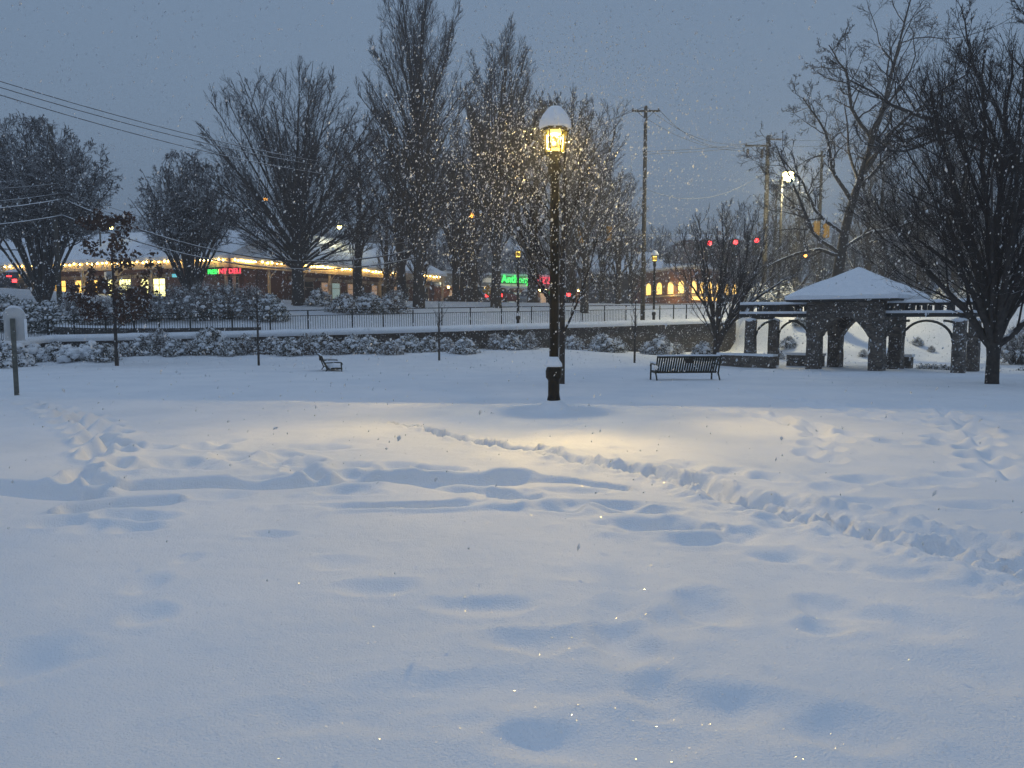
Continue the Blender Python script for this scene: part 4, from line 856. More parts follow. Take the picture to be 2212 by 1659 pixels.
sets = [flakes(rg, 22000, (LAMP[0] - 3, LAMP[1] - 2.6, .6), (LAMP[0] + 3, LAMP[1] + 1.0, 6.2), .0098, nearlamp),
        flakes(rg, 9000, (-13, 4, 0), (13, 18, 6.5), .0085, infr),
        flakes(rg, 27000, (-36, 15, -1), (36, 46, 10.5), .019, infr), flakes(rg, 9000, (-50, 44, 1), (50, 70, 13), .034, infr)]
tag(np_mesh('falling_snow', *join(sets), M['flake']), 'falling snowflakes filling the air, warmly lit around the lantern', 'snowfall', kind='stuff')
# ice crystals that glint on the lawn
n_ = 16000; u = rg.uniform(-.85, .85, n_); dd = 2.2 / (1 - rg.uniform(0, .86, n_)); cx_ = u * dd; cz_ = terrain(cx_, dd) + dents(cx_, dd) + .004
nrm = norm(np.stack([rg.normal(0, .27, n_), rg.normal(0, .27, n_), np.ones(n_)], -1)); a = norm(np.cross(nrm, rg.normal(size=(n_, 3)))); b_ = np.cross(nrm, a); s_ = (.0020 + .0008 * dd)[:, None] * rg.uniform(.3, 1.1, (n_, 1))
c_ = np.stack([cx_, dd, cz_], -1); V = np.stack([c_ + a * s_, c_ + b_ * s_, c_ - a * s_, c_ - b_ * s_], 1).reshape(-1, 3)
tag(np_mesh('snow_crystals', V, np.arange(n_ * 4).reshape(-1, 4), M['crystal']), 'ice crystals glinting on the snow of the lawn', 'ice crystals', kind='stuff')

# ------------------------------------------------------------------ benches
def bench():
    root = empty('park_bench', (0, 0, 0)); g = M['greenmetal']; w = .9      # back at y=0, seat towards +y
    bt = MB()
    MBs = MB(); n_ = 25
    for i in range(n_):
        x = -w + .05 + (2 * w - .1) * i / (n_ - 1); MBs.add(*slat((x, .12, .42), (x, -.12, .86), .023, .008))
    MBs.box(-w, w, -.145, -.105, .85, .90).box(-w, w, .10, .14, .40, .45); MBs.build('backrest', g, root)
    sb = MB()
    for i in range(n_): x = -w + .05 + (2 * w - .1) * i / (n_ - 1); sb.add(*slat((x, .14, .43), (x, .58, .44), .017, .008, True))
    sb.box(-w, w, .57, .61, .40, .455); sb.build('seat', g, root)
    for s in (-1, 1):
        x = s * (w + .02)
        MB().tube([(x, -.22, 0), (x, .06, .40), (x, -.13, .90)], .025, 6).build('leg', g, root)
        MB().tube([(x, .60, 0), (x, .58, .42), (x, .57, .64)], .025, 6).build('leg', g, root)
        MB().tube([(x, -.04, .64), (x, .3, .66), (x, .57, .65), (x, .62, .58)], .025, 6).build('armrest', g, root)
        MB().tube([(x, .06, .41), (x, .58, .42)], .018, 6).build('stretcher', g, root)
        MB().tube([(x, 0, .68), (x, .3, .70), (x, .55, .69)], .03, 6).build('snow_strip', M['snow'], root, True)
    MB().box(-.12, .12, -.16, -.10, .70, .84).build('plaque', M['sigblack'], root)
    sn = MB(); nx, ny = 14, 5
    for j in range(ny):
        for i in range(nx):
            x = -w + 2 * w * i / (nx - 1); y = .15 + .46 * j / (ny - 1); e_ = min(1, min(i, nx - 1 - i, j * 2, (ny - 1 - j) * 2) / 1.5)
            sn.v.append((x, y, .46 + .12 * e_ ** .5 + .012 * math.sin(i * 1.9 + j)))
    for j in range(ny - 1):
        for i in range(nx - 1): a = j * nx + i; sn.f.append((a, a + 1, a + nx + 1, a + nx))
    sn.build('snow_cover', M['snow'], root, True)
    MB().tube([(-w, -.125, .92), (0, -.125, .925), (w, -.125, .92)], .028, 6).build('snow_strip', M['snow'], root, True)
    return root
def slat(a, b, hw, ht, flat=False):
    a = Vector(a); b = Vector(b); t = (b - a).normalized(); x = Vector((1, 0, 0)); nn = t.cross(x).normalized(); v = []
    for p in (a, b):
        for sx, sn_ in ((-1, -1), (1, -1), (1, 1), (-1, 1)): v.append(p + x * (hw * sx) + nn * (ht * sn_))
    return v, [(0, 1, 2, 3), (7, 6, 5, 4), (0, 4, 5, 1), (1, 5, 6, 2), (2, 6, 7, 3), (3, 7, 4, 0)]
b1 = bench(); x, y, z = at(1488, 21.2); b1.location = (x, y, z - .20); b1.rotation_euler[2] = R(5)
tag(b1, 'dark slatted park bench with a black plaque, seen from behind, right of the lamp post', 'bench', 'benches on the lawn')
b2 = copy_tree(b1); x, y, z = at(697, 28.0); b2.location = (x, y, z - .32); b2.rotation_euler[2] = R(-72)
tag(b2, 'small dark park bench seen side-on, half buried in snow left of the lamp post', 'bench', 'benches on the lawn')

# ------------------------------------------------------------------ sign seen from behind
sg = empty('park_sign', (X(27, 15.3), 15.3, 0), R(29), 'pale sign panel with rounded snow cap on a wooden post, seen from behind', 'sign')
MB().box(-.042, .042, -.05, .03, -.3, 1.62).build('post', M['postwood'], sg)
prof = [(-.16, .0), (.21, .0), (.21, .55)] + [(.025 + .185 * math.cos(a), .55 + .13 * math.sin(a)) for a in np.linspace(0, math.pi, 9)] + [(-.16, .55)]
MB(Matrix.Translation((0, 0, 1.16))).prism(prof, .05, .066).build('panel', M['signback'], sg)
prof2 = [(-.168, .44), (.218, .44)] + [(.025 + .193 * math.cos(a), .50 + .23 * math.sin(a)) for a in np.linspace(0, math.pi, 12)]
MB(Matrix.Translation((0, 0, 1.16))).prism(prof2, .02 + .05, .15).build('snow_cap', M['snow'], sg, False)
MB(Matrix.Translation((0, 0, 1.16))).prism([(.195, .02), (.232, .03), (.235, .45), (.195, .45)], .03, .16).build('snow_strip', M['snow'], sg)

# ------------------------------------------------------------------ stone shelter with pergola wings
gx, gy = X(1850, 33), 33.0; gz = TZ(gx, gy) - .05
gz = P(1850, 796.5, 33.0).z
pav = empty('stone_shelter', (gx, gy, gz), R(-43), 'stone picnic shelter with pointed arches, a snowy hipped roof and pergola wings on both sides', 'shelter')
st_m = M['stone']; h = 1.31; pw = .29; rgp = random.Random(4)
def rough_pillar(cx, cy, hw, z0, z1, name='pillar'):
    mb = MB(); nz = 7
    for j in range(nz + 1):
        z = z0 + (z1 - z0) * j / nz; f = 1.06 - .10 * j / nz
        for k_ in range(12):
            a = 2 * math.pi * (k_ + .5) / 12; q = hw / max(abs(math.cos(a)), abs(math.sin(a))) * .96; q = min(q, hw * 1.32) * f * rgp.uniform(.95, 1.05)
            mb.v.append((cx + q * math.cos(a), cy + q * math.sin(a), z))
    for j in range(nz):
        for k_ in range(12): mb.f.append((j * 12 + k_, j * 12 + (k_ + 1) % 12, (j + 1) * 12 + (k_ + 1) % 12, (j + 1) * 12 + k_))
    mb.f += [tuple(range(12))[::-1], tuple(nz * 12 + k_ for k_ in range(12))]
    return mb.build(name, st_m, pav)
EAVE = 2.98
for sx in (-1, 1):
    for sy in (-1, 1): rough_pillar(sx * h, sy * h, pw, -.6, 2.0)
def arch_poly(w, z0, zs, za, zt):
    """spandrel wall over a pointed arch of clear half width w"""
    L_ = [(-w - 2 * pw, zs), (-w, zs)]; n_ = 8
    for k_ in range(1, n_ + 1): t = k_ / n_; L_.append((-w * (1 - t), zs + (za - zs) * math.sin(t * math.pi / 2) ** .85))
    for k_ in range(n_ - 1, -1, -1): t = k_ / n_; L_.append((w * (1 - t), zs + (za - zs) * math.sin(t * math.pi / 2) ** .85))
    return L_ + [(w + 2 * pw, zs), (w + 2 * pw, zt), (-w - 2 * pw, zt)]
ap = arch_poly(h - pw, -.5, 1.45, 2.33, EAVE - .05)
cut = h + pw - .004
def halfarch(side):
    w = h - pw; zs, za, zt = 1.45, 2.33, EAVE - .05; n_ = 9; pts = []
    for k_ in range(n_ + 1): t = k_ / n_; pts.append((-w * (1 - t), zs + (za - zs) * math.sin(t * math.pi / 2) ** .85))
    quads = []
    mb_v = []; 
    return pts, zt
def arch_wall(axis, sgn):
    pts, zt = halfarch(0); full = [(-h - pw, 1.45)] + pts + [(-a, b) for a, b in pts[::-1][1:]] + [(h + pw, 1.45)]
    if axis == 'x': lo, hi = sgn * h - pw, sgn * h + pw
    else: lo, hi = sgn * h - pw * .985, sgn * h + pw * .985
    ext = 0 if axis == 'x' else -.012
    mb = MB()
    for (a0, b0), (a1, b1) in zip(full[:-1], full[1:]):
        a0 = max(-h - pw - ext, min(h + pw + ext, a0)); poly = [(a0, b0), (a1, b1), (a1, zt + ext), (a0, zt + ext)]
        mb.prism(poly, lo, hi, 'y' if axis == 'x' else 'x')
    return mb.build('arch', st_m, pav)
for s in (-1, 1): arch_wall('x', s); arch_wall('y', s)
# eaves board and roof
RO = 2.26
MB().box(-RO, RO, -RO, RO, EAVE - .02, EAVE + .06).build('eaves', M['beam'], pav)
rf = MB(); n_ = 12; ap_ = 1.42
def roofz(x, y): 
    d = max(abs(x), abs(y)) / (RO + .06); return EAVE + .08 + .15 + .03 * math.sin(x * 2.1 + 1) * math.cos(y * 1.7) + (ap_ - .15) * (1 - d) ** .93 + .015 * math.sin(x * 5) * math.cos(y * 4)
g_ = 24
for j in range(g_ + 1):
    for i in range(g_ + 1): x = (RO + .06) * (2 * i / g_ - 1); y = (RO + .06) * (2 * j / g_ - 1); rf.v.append((x, y, roofz(x, y)))
for j in range(g_):
    for i in range(g_): a = j * (g_ + 1) + i; rf.f.append((a, a + 1, a + g_ + 2, a + g_ + 1))
b = len(rf.v); ring = [(i, 0) for i in range(g_)] + [(g_, j) for j in range(g_)] + [(g_ - i, g_) for i in range(g_)] + [(0, g_ - j) for j in range(g_)]
for i, j in ring: x, y, _ = rf.v[j * (g_ + 1) + i]; rf.v.append((x * .985, y * .985, EAVE + .065))
for k_ in range(len(ring)):
    i, j = ring[k_]; i2, j2 = ring[(k_ + 1) % len(ring)]; rf.f.append((j * (g_ + 1) + i, b + k_, b + (k_ + 1) % len(ring), j2 * (g_ + 1) + i2))
rfo = rf.build('roof', M['snow'], pav, False)
# wings
for s in (-1, 1):
    xo = s * (h + 3.0)
    for sy in (-1, 1):
        rough_pillar(xo, sy * 1.28, .225, -.6, 2.16)
        MB().blob((xo, sy * 1.28 - .05, 2.17), .26, 5 + s * 3 + sy, 12, 6, .35, .08).build('snow_strip', M['snow'], pav, True)
        # long beam
        x0, x1 = (xo - .55, -h - pw) if s < 0 else (h + pw, xo + .55)
        MB().box(x0, x1, sy * 1.28 - .07, sy * 1.28 + .07, 2.30, 2.45).build('beam', M['beam'], pav)
        MB().box(x0, x1, sy * 1.28 - .10, sy * 1.28 + .10, 2.452, 2.56).build('snow_strip', M['snow'], pav)
        # curved braces
        for e0, dr in ((xo, -s), (s * (h + pw - .05), s)):
            st0 = .22 if e0 == xo else 0; pts = [(e0 + dr * (st0 + .95 * (1 - math.cos(t))), sy * 1.28, 1.28 + .86 * math.sin(t)) for t in np.linspace(0, math.pi / 2, 9)]
            MB().tube(pts, .055, 6).build('brace', M['wood'], pav)
    # rafters
    n_r = 8
    for k_ in range(n_r):
        x = (h + pw + .12) + (3.0 + .5 - pw - .15) * k_ / (n_r - 1); x *= s
        for sy in (-1, 1): MB().box(x - .04, x + .04, sy * 1.28 - .22, sy * 1.28 + .22, 2.565, 2.80).build('rafter', M['beam'], pav)
    for yy in (-1.28, 1.28):
        x0, x1 = sorted((s * (h + pw + .05), s * (h + 3.55)))
        MB().box(x0, x1, yy - .06, yy + .06, 2.802, 2.87).build('purlin', M['beam'], pav)
        MB().tube([(x0 + (x1 - x0) * t, yy, 2.92 + .01 * math.sin(9 * t)) for t in np.linspace(0, 1, 8)], .085, 7).build('snow_strip', M['snow'], pav, True)
    # cross beams between the outer pair, and a stone seat along the back
    MB().box(xo - .06, xo + .06, -1.2, 1.2, 2.19, 2.43).build('beam', M['beam'], pav)
# low stone walls
lw = empty('seat_wall', (gx, gy, gz), R(-43), 'low stone seat wall at the foot of the left pergola', 'wall')
MB().box(-5.7, -3.0, -1.8, -1.35, -.5, .50).build('stonework', st_m, lw); MB().box(-5.75, -2.95, -1.85, -1.30, .502, .60).build('snow_cap', M['snow'], lw)
MB().box(-3.6, -1.9, 1.2, 1.6, -.5, .46).build('stonework', st_m, lw); MB().box(-3.65, -1.85, 1.15, 1.65, .462, .58).build('snow_cap', M['snow'], lw)
lw2 = empty('seat_wall', (gx, gy, gz), R(-43), 'low stone wall seen through the middle arch of the shelter', 'wall')
MB().box(-.2, 1.6, 2.6, 3.0, -.5, .48).build('stonework', st_m, lw2); MB().box(-.25, 1.65, 2.55, 3.05, .482, .60).build('snow_cap', M['snow'], lw2)
lw3 = empty('low_hedge', (gx, gy, gz), R(-43), 'thin dark low hedge line on the snow behind the right pergola', 'hedge')
rgh = np.random.default_rng(8); hp = np.concatenate([np.stack([rgh.uniform(1.9, 4.3, 500), rgh.normal(2.4, .1, 500), rgh.uniform(-.1, .16, 500)], -1), np.stack([rgh.uniform(5.6, 10, 700), rgh.normal(2.9, .1, 700), rgh.uniform(-.1, .16, 700)], -1)])
np_mesh('foliage', *leaf_cloud(rgh, hp, .05, .04, 3), M['leaf'], lw3)

# ------------------------------------------------------------------ utility poles, wires
def insul(mb, p): mb.lathe([(.03, 0), (.06, .03), (.03, .07), (.055, .10), (.03, .15)], 8, p)
def upole(px, D, ytop, label, arms=(), r=.16):
    x = X(px, D); z0 = TZ(x, D) - .5; top = P(px, ytop, D).z; o = empty('utility_pole', (x, D, 0), 0, label, 'utility pole', 'wooden utility poles')
    MB().tube([(0, 0, z0), (0, 0, (z0 + top) / 2), (0, 0, top)], [r, r * .88, r * .72], 10).build('pole', M['polewood'], o, True)
    for dz_, half, cx_ in arms:
        MB().box(cx_ - half, cx_ + half, -.06, .06, top - dz_ - .06, top - dz_ + .06).build('crossarm', M['polewood'], o)
        for s in (-1, 1): mb = MB(); insul(mb, (cx_ + s * (half - .08), 0, top - dz_ + .06)); mb.build('insulator', M['grey'], o)
        for s in (-1, 1): MB().tube([(cx_ + s * half * .6, .0, top - dz_ - .05), (cx_, 0, top - dz_ - .6)], .02, 5).build('brace', M['grey'], o)
    return o, top
u1, t1 = upole(131, 45, 268, 'leaning-topped wooden utility pole at left with a bent metal bracket on its tip')
u1.children[0].rotation_euler[1] = 0
MB().tube([(0, 0, t1 - .1), (-.35, 0, t1 + .05), (-.5, 0, t1 + .35), (-.35, 0, t1 + .55)], .05, 6).build('bracket', M['grey'], u1)
MB().lathe([(.1, 0), (.16, .08), (.16, .3), (.05, .4)], 8, (.18, -.1, t1 - 2.9)).build('junction_box', M['grey'], u1)
u2, t2 = upole(1388, 55, 229, 'utility pole with one level crossarm at its top, right of the lamp post', [(.35, 1.0, 0)], .17)
u3, t3 = upole(1648, 58, 293, 'utility pole with drum insulators hanging from a lopsided crossarm, by the bright street lamp', [(.75, 1.0, -.75)], .2)
for cx_ in (-1.45, -.35):
    MB().lathe([(.05, 0), (.10, .05), (.12, .35), (.10, .65), (.04, .72)], 10, (cx_ - .1, -.05, t3 - 1.7)).build('cutout', M['grey'], u3)
MB().tube([(.1, 0, t3 - .25), (.8, 0, t3 - .28), (1.0, 0, t3 - .3)], .06, 6).build('bracket', M['grey'], u3)
u4, t4 = upole(1763, 70, 326, 'faint far utility pole seen through the crooked tree', [(.5, .5, -.2)], .17)
def wire(a, b, sag, r, label, group, n_=34):
    a = Vector(a); b = Vector(b); pts = []
    for k_ in range(n_ + 1): t = k_ / n_; q = a.lerp(b, t); q.z -= sag * 4 * t * (1 - t); pts.append(q)
    o = MB().tube(pts, r, 5).build('power_line', M['wire'], None, True); tag(o, label, 'power line', group); return o
g1 = 'three high power lines crossing the sky at left'
wire(P(-330, 70, 27), P(905, 372, 62), 1.0, .026, 'topmost of the high power lines crossing the sky at left', g1)
wire(P(-330, 84, 27), P(905, 378, 62), 1.05, .026, 'middle one of the three high power lines crossing the sky at left', g1)
wire(P(-330, 98, 27), P(905, 392, 62), 1.15, .026, 'lowest of the three high power lines crossing the sky at left', g1)
g2 = 'snow-laden cables at the leftmost utility pole'
pA = P(135, 430, 44.8); pB = P(135, 465, 44.8)
wire(pA, P(-300, 462, 32), .25, .045, 'upper snow-laden cable running left from the leftmost pole', g2)
wire(pB, P(-300, 497, 32), .25, .045, 'lower snow-laden cable running left from the leftmost pole', g2)
wire(pA + Vector((-.1, 0, .35)), P(-300, 440, 32), .25, .02, 'thin cable just above the snow-laden ones left of the leftmost pole', g2)
wire(pA + Vector((0, 0, .95)), P(-300, 395, 32), .3, .014, 'faint thin wire highest on the left side of the leftmost pole', g2)
wire(pA, P(900, 538, 56), 2.05, .055, 'upper thick snow-covered cable sagging right from the leftmost pole', g2)
wire(pB, P(900, 556, 56), 1.85, .050, 'lower thick snow-covered cable sagging right from the leftmost pole', g2)
wire(pA + Vector((0, .3, .5)), P(900, 505, 60), 1.8, .022, 'thin upper wire sagging right above the thick snow-covered cables', g2)
wire(pA + Vector((0, .3, .15)), P(900, 518, 60), 1.8, .022, 'thin lower wire sagging right above the thick snow-covered cables', g2)
g3 = 'wires at the poles right of the lamp post'
c2l = Vector((u2.location.x - .92, 55, t2 - .2)); c2r = Vector((u2.location.x + .92, 55, t2 - .2)); c2t = Vector((u2.location.x, 55, t2))
c3l = Vector((u3.location.x - 1.6, 58, t3 - .6)); c3r = Vector((u3.location.x + .2, 58, t3 - .1))
wire(c2t, c3r, 1.4, .020, 'top wire between the crossarm pole and the pole with drum insulators', g3)
wire(c2r, c3l, 1.2, .020, 'second wire between the crossarm pole and the pole with drum insulators', g3)
wire(P(1388, 250, 55), P(1648, 322, 58), .9, .018, 'lowest steep wire between the crossarm pole and the pole with drum insulators', g3)
wire(c2l, P(1130, 300, 70), .8, .020, 'wire from the left end of the crossarm toward the tall trees', g3)
wire(c2t, P(1130, 285, 70), .6, .020, 'wire from the crossarm pole top toward the tall trees', g3)
wire(P(1388, 327, 55), c3l, .1, .022, 'upper of two level wires in the sky between the two poles', g3)
wire(P(1388, 333, 55), P(1648, 314, 58), .1, .022, 'lower of two level wires in the sky between the two poles', g3)
wire(P(1388, 405, 55), P(1648, 375, 58), 1.3, .016, 'faint low wire sagging between the two poles', g3)
wire(c3r, P(1860, 290, 74), .4, .018, 'wire running right from the pole with drum insulators', g3)
wire(P(1648, 310, 58), P(1870, 302, 74), .4, .018, 'second wire running right from the pole with drum insulators', g3)

# ------------------------------------------------------------------ street lamps on tall poles
def cobra(name='street_lamp', glow='e_cobra', r=.13):
    root = empty(name, (0, 0, 0))   # lamp head at local (0,0,0); height set per copy by the pole
    return root
def street_lamp(px, D, py, label, glow, side, size, energy=0, col=(1, .9, .5), pxp=None):
    hp_ = P(px, py, D); xb = hp_.x - side * 1.0 if pxp is None else X(pxp, D); zb = TZ(xb, D)
    o = empty('street_lamp', (xb, D, zb), 0, label, 'street lamp', 'tall street lamps'); H = hp_.z - zb; dx = hp_.x - xb
    MB().tube([(0, 0, -.5), (0, 0, H * .5), (0, 0, H - .1)], [.11, .09, .07], 8).build('pole', M['sigblack' if energy > 1000 else 'polewood'], o, True)
    MB().tube([(0, 0, H - .3), (dx * .4, 0, H + .18), (dx * .9, 0, H + .15)], .035, 6).build('arm', M['grey'], o, True)
    MB().lathe([(size * .3, .16), (size * .9, .12), (size * 1.15, .04), (size * 1.15, 0)], 12, (dx, 0, H + size * .55)).build('hood', M['grey'], o, True)
    MB().lathe([(size * .2, -size), (size * .75, -size * .7), (size, 0), (size * .9, size * .5)], 12, (dx, 0, H)).build('lamp', M[glow], o, True)
    if energy: point('street_light', (hp_.x, D - .35, hp_.z - .35), energy, col, .5)
    return o
street_lamp(1703, 52, 380, 'brightest street lamp, glowing yellow-white on a tall pole above the shelter', 'e_cobra', 1, .40, 5200, (1, .86, .50), 1680)
street_lamp(733, 74, 490, 'pale yellow street lamp glowing above the shop roof beside the round-crowned tree', 'e_cobra', -1, .22, 200, (1, .93, .55))
street_lamp(574, 84, 430, 'orange street lamp seen through the left half of the round crown', 'e_orange', 1, .22)
street_lamp(980, 84, 426, 'orange street lamp glowing between the two tall narrow trees', 'e_orange', -1, .2)
street_lamp(240, 66, 492, 'small yellow street lamp seen through the top of the young oak', 'e_cobra', 1, .14)
street_lamp(1740, 80, 552, 'orange lamp glowing low in the wood left of the crooked tree', 'e_orange', -1, .16)

# ------------------------------------------------------------------ traffic lights on span wires
def signal_proto():
    root = empty('traffic_light', (0, 0, 0))
    MB().box(-.19, .19, -.12, .14, -.86, .22).build('housing', M['sigblack'], root)
    for k_, mt in enumerate(('e_red', 'darkglass', 'darkglass')):
        z = -k_ * .34
        mb = MB()
        for i in range(12):
            a0 = math.pi * 2 * i / 12; a1 = math.pi * 2 * (i + 1) / 12
            mb.add([(0, -.16, z), (.14 * math.cos(a0), -.145, z + .14 * math.sin(a0)), (.14 * math.cos(a1), -.145, z + .14 * math.sin(a1))], [(0, 1, 2)])
        mb.build('lens', M[mt], root)
        vs = MB()
        for i in range(8):
            a0 = math.pi * i / 8; a1 = math.pi * (i + 1) / 8
            vs.add([(.165 * math.cos(a0), -.12, z + .165 * math.sin(a0)), (.165 * math.cos(a1), -.12, z + .165 * math.sin(a1)), (.165 * math.cos(a1), -.34, z + .165 * math.sin(a1)), (.165 * math.cos(a0), -.34, z + .165 * math.sin(a0))], [(0, 1, 2, 3)])
        vs.build('visor', M['sigblack'], root)
    MB().tube([(0, 0, .2), (0, 0, .75)], .025, 6).build('hanger', M['grey'], root)
    return root
sgp = signal_proto(); first = True
gs = 'red traffic lights hanging over the crossing'
for px, py, lb in ((1531, 526, 'red traffic light hanging leftmost of the three, left in the vase-shaped tree'), (1587, 524, 'red traffic light hanging in the middle of the three, inside the vase-shaped tree crown'), (1633, 520, 'red traffic light hanging rightmost of the three, beside the pole with drum insulators')):
    o = sgp if first else copy_tree(sgp); first = False; o.location = P(px, py, 66); tag(o, lb, 'traffic light', gs); o.scale = (1.45,) * 3
o = copy_tree(sgp); o.location = P(1020, 466, 66); tag(o, 'amber-lit traffic light hanging between the two tall narrow trees', 'traffic light')
for c in list(o.children):
    if c.name.startswith('lens') and c.data.materials[0] == M['e_red']: c.data = c.data.copy(); c.data.materials[0] = M['e_orange']
    if c.name.startswith('housing'): c.data = c.data.copy(); c.data.materials[0] = M['yellow']
wire(P(1388, 506, 55), P(1763, 488, 70), .5, .014, 'span wire carrying the red traffic lights', 'span wires of the crossing')
gy_ = 'yellow traffic light housings turned away'
for px, py, D, lb in ((1316, 505, 62, 'yellow traffic light housing turned away, left of the plain utility pole'), (1254, 508, 62, 'yellow traffic light housing turned away, seen in the tree right of the lamp post'), (1765, 493, 64, 'yellow traffic light housing turned away, left of a pair by the crooked tree'), (1786, 498, 64, 'yellow traffic light housing turned away, right of a pair by the crooked tree')):
    t_ = empty('traffic_light', P(px, py, D), R(20), lb, 'traffic light', gy_)
    MB().box(-.2, .2, -.1, .12, -.6, .6).build('housing', M['yellow'], t_); MB().tube([(0, 0, .6), (0, 0, 1.1)], .025, 6).build('hanger', M['grey'], t_)
    vs = MB()
    for z in (-.38, 0, .38): vs.lathe([(.12, 0), (.14, .12)], 8, (0, 0, z), cap=True)
    vs2 = MB(Matrix.Rotation(R(-90), 4, 'X'))
    for z in (-.38, 0, .38): vs2.lathe([(.15, .12), (.15, .3)], 10, (0, -z, 0), cap=False)
    vs2.build('visor', M['yellow'], t_)
wire(P(1130, 490, 60), P(1388, 488, 62), .4, .012, 'span wire behind the lamp post carrying yellow housings', 'span wires of the crossing')

# road signs
def road_sign(px, D, pybase, py, label, kind):
    p = P(px, py, D); x = p.x; z0 = TZ(x, D); o = empty('road_sign', (x, D, z0), 0, label, 'road sign'); H = p.z - z0
    MB().tube([(0, 0, -.3), (0, 0, H + .3)], .035, 6).build('post', M['grey'], o)
    if kind == 'diamond': MB().prism([(0, H - .5), (.5, H), (0, H + .5), (-.5, H)], -.06, -.04).build('panel', M['yellow'], o)
    else:
        MB().box(-.05, .42, -.06, -.04, H - .2, H + .4).build('panel', M['signback'], o)
        text_mesh('25', .30, M['sigblack'], o, Vector((.185, -.066, H + .02)), 0, 'lettering')
        MB().box(-.22, -.05, -.055, -.035, H - 1.1, H + .35).build('panel', M['e_paleband'], o)
    return o
def text_mesh(txt, size, mt, parent, loc, rz, name, ext=.02, width=None):
    cu = bpy.data.curves.new('t', 'FONT'); cu.body = txt; cu.size = size; cu.extrude = ext; cu.align_x = 'CENTER'; cu.align_y = 'CENTER'; cu.resolution_u = 2; cu.offset = size * .012
    to = bpy.data.objects.new('t', cu); C.objects.link(to); bpy.context.view_layer.update()
    me = bpy.data.meshes.new_from_object(to); bpy.data.objects.remove(to)
    o = bpy.data.objects.new(name, me); C.objects.link(o); me.materials.clear(); me.materials.append(mt)
    o.parent = parent; o.location = loc; o.rotation_euler = (math.pi / 2, 0, rz)
    if width:
        xs_ = [v.co.x for v in me.vertices]; o.scale = (width / max(.01, max(xs_) - min(xs_)), 1, 1)
    return o
road_sign(232, 60, 625, 597, 'small white speed sign with black figures beside a pale strip, near the leftmost pole', 'speed')
road_sign(1054, 64, 650, 628, 'dull yellow diamond road sign seen past the tall narrow tree', 'diamond')

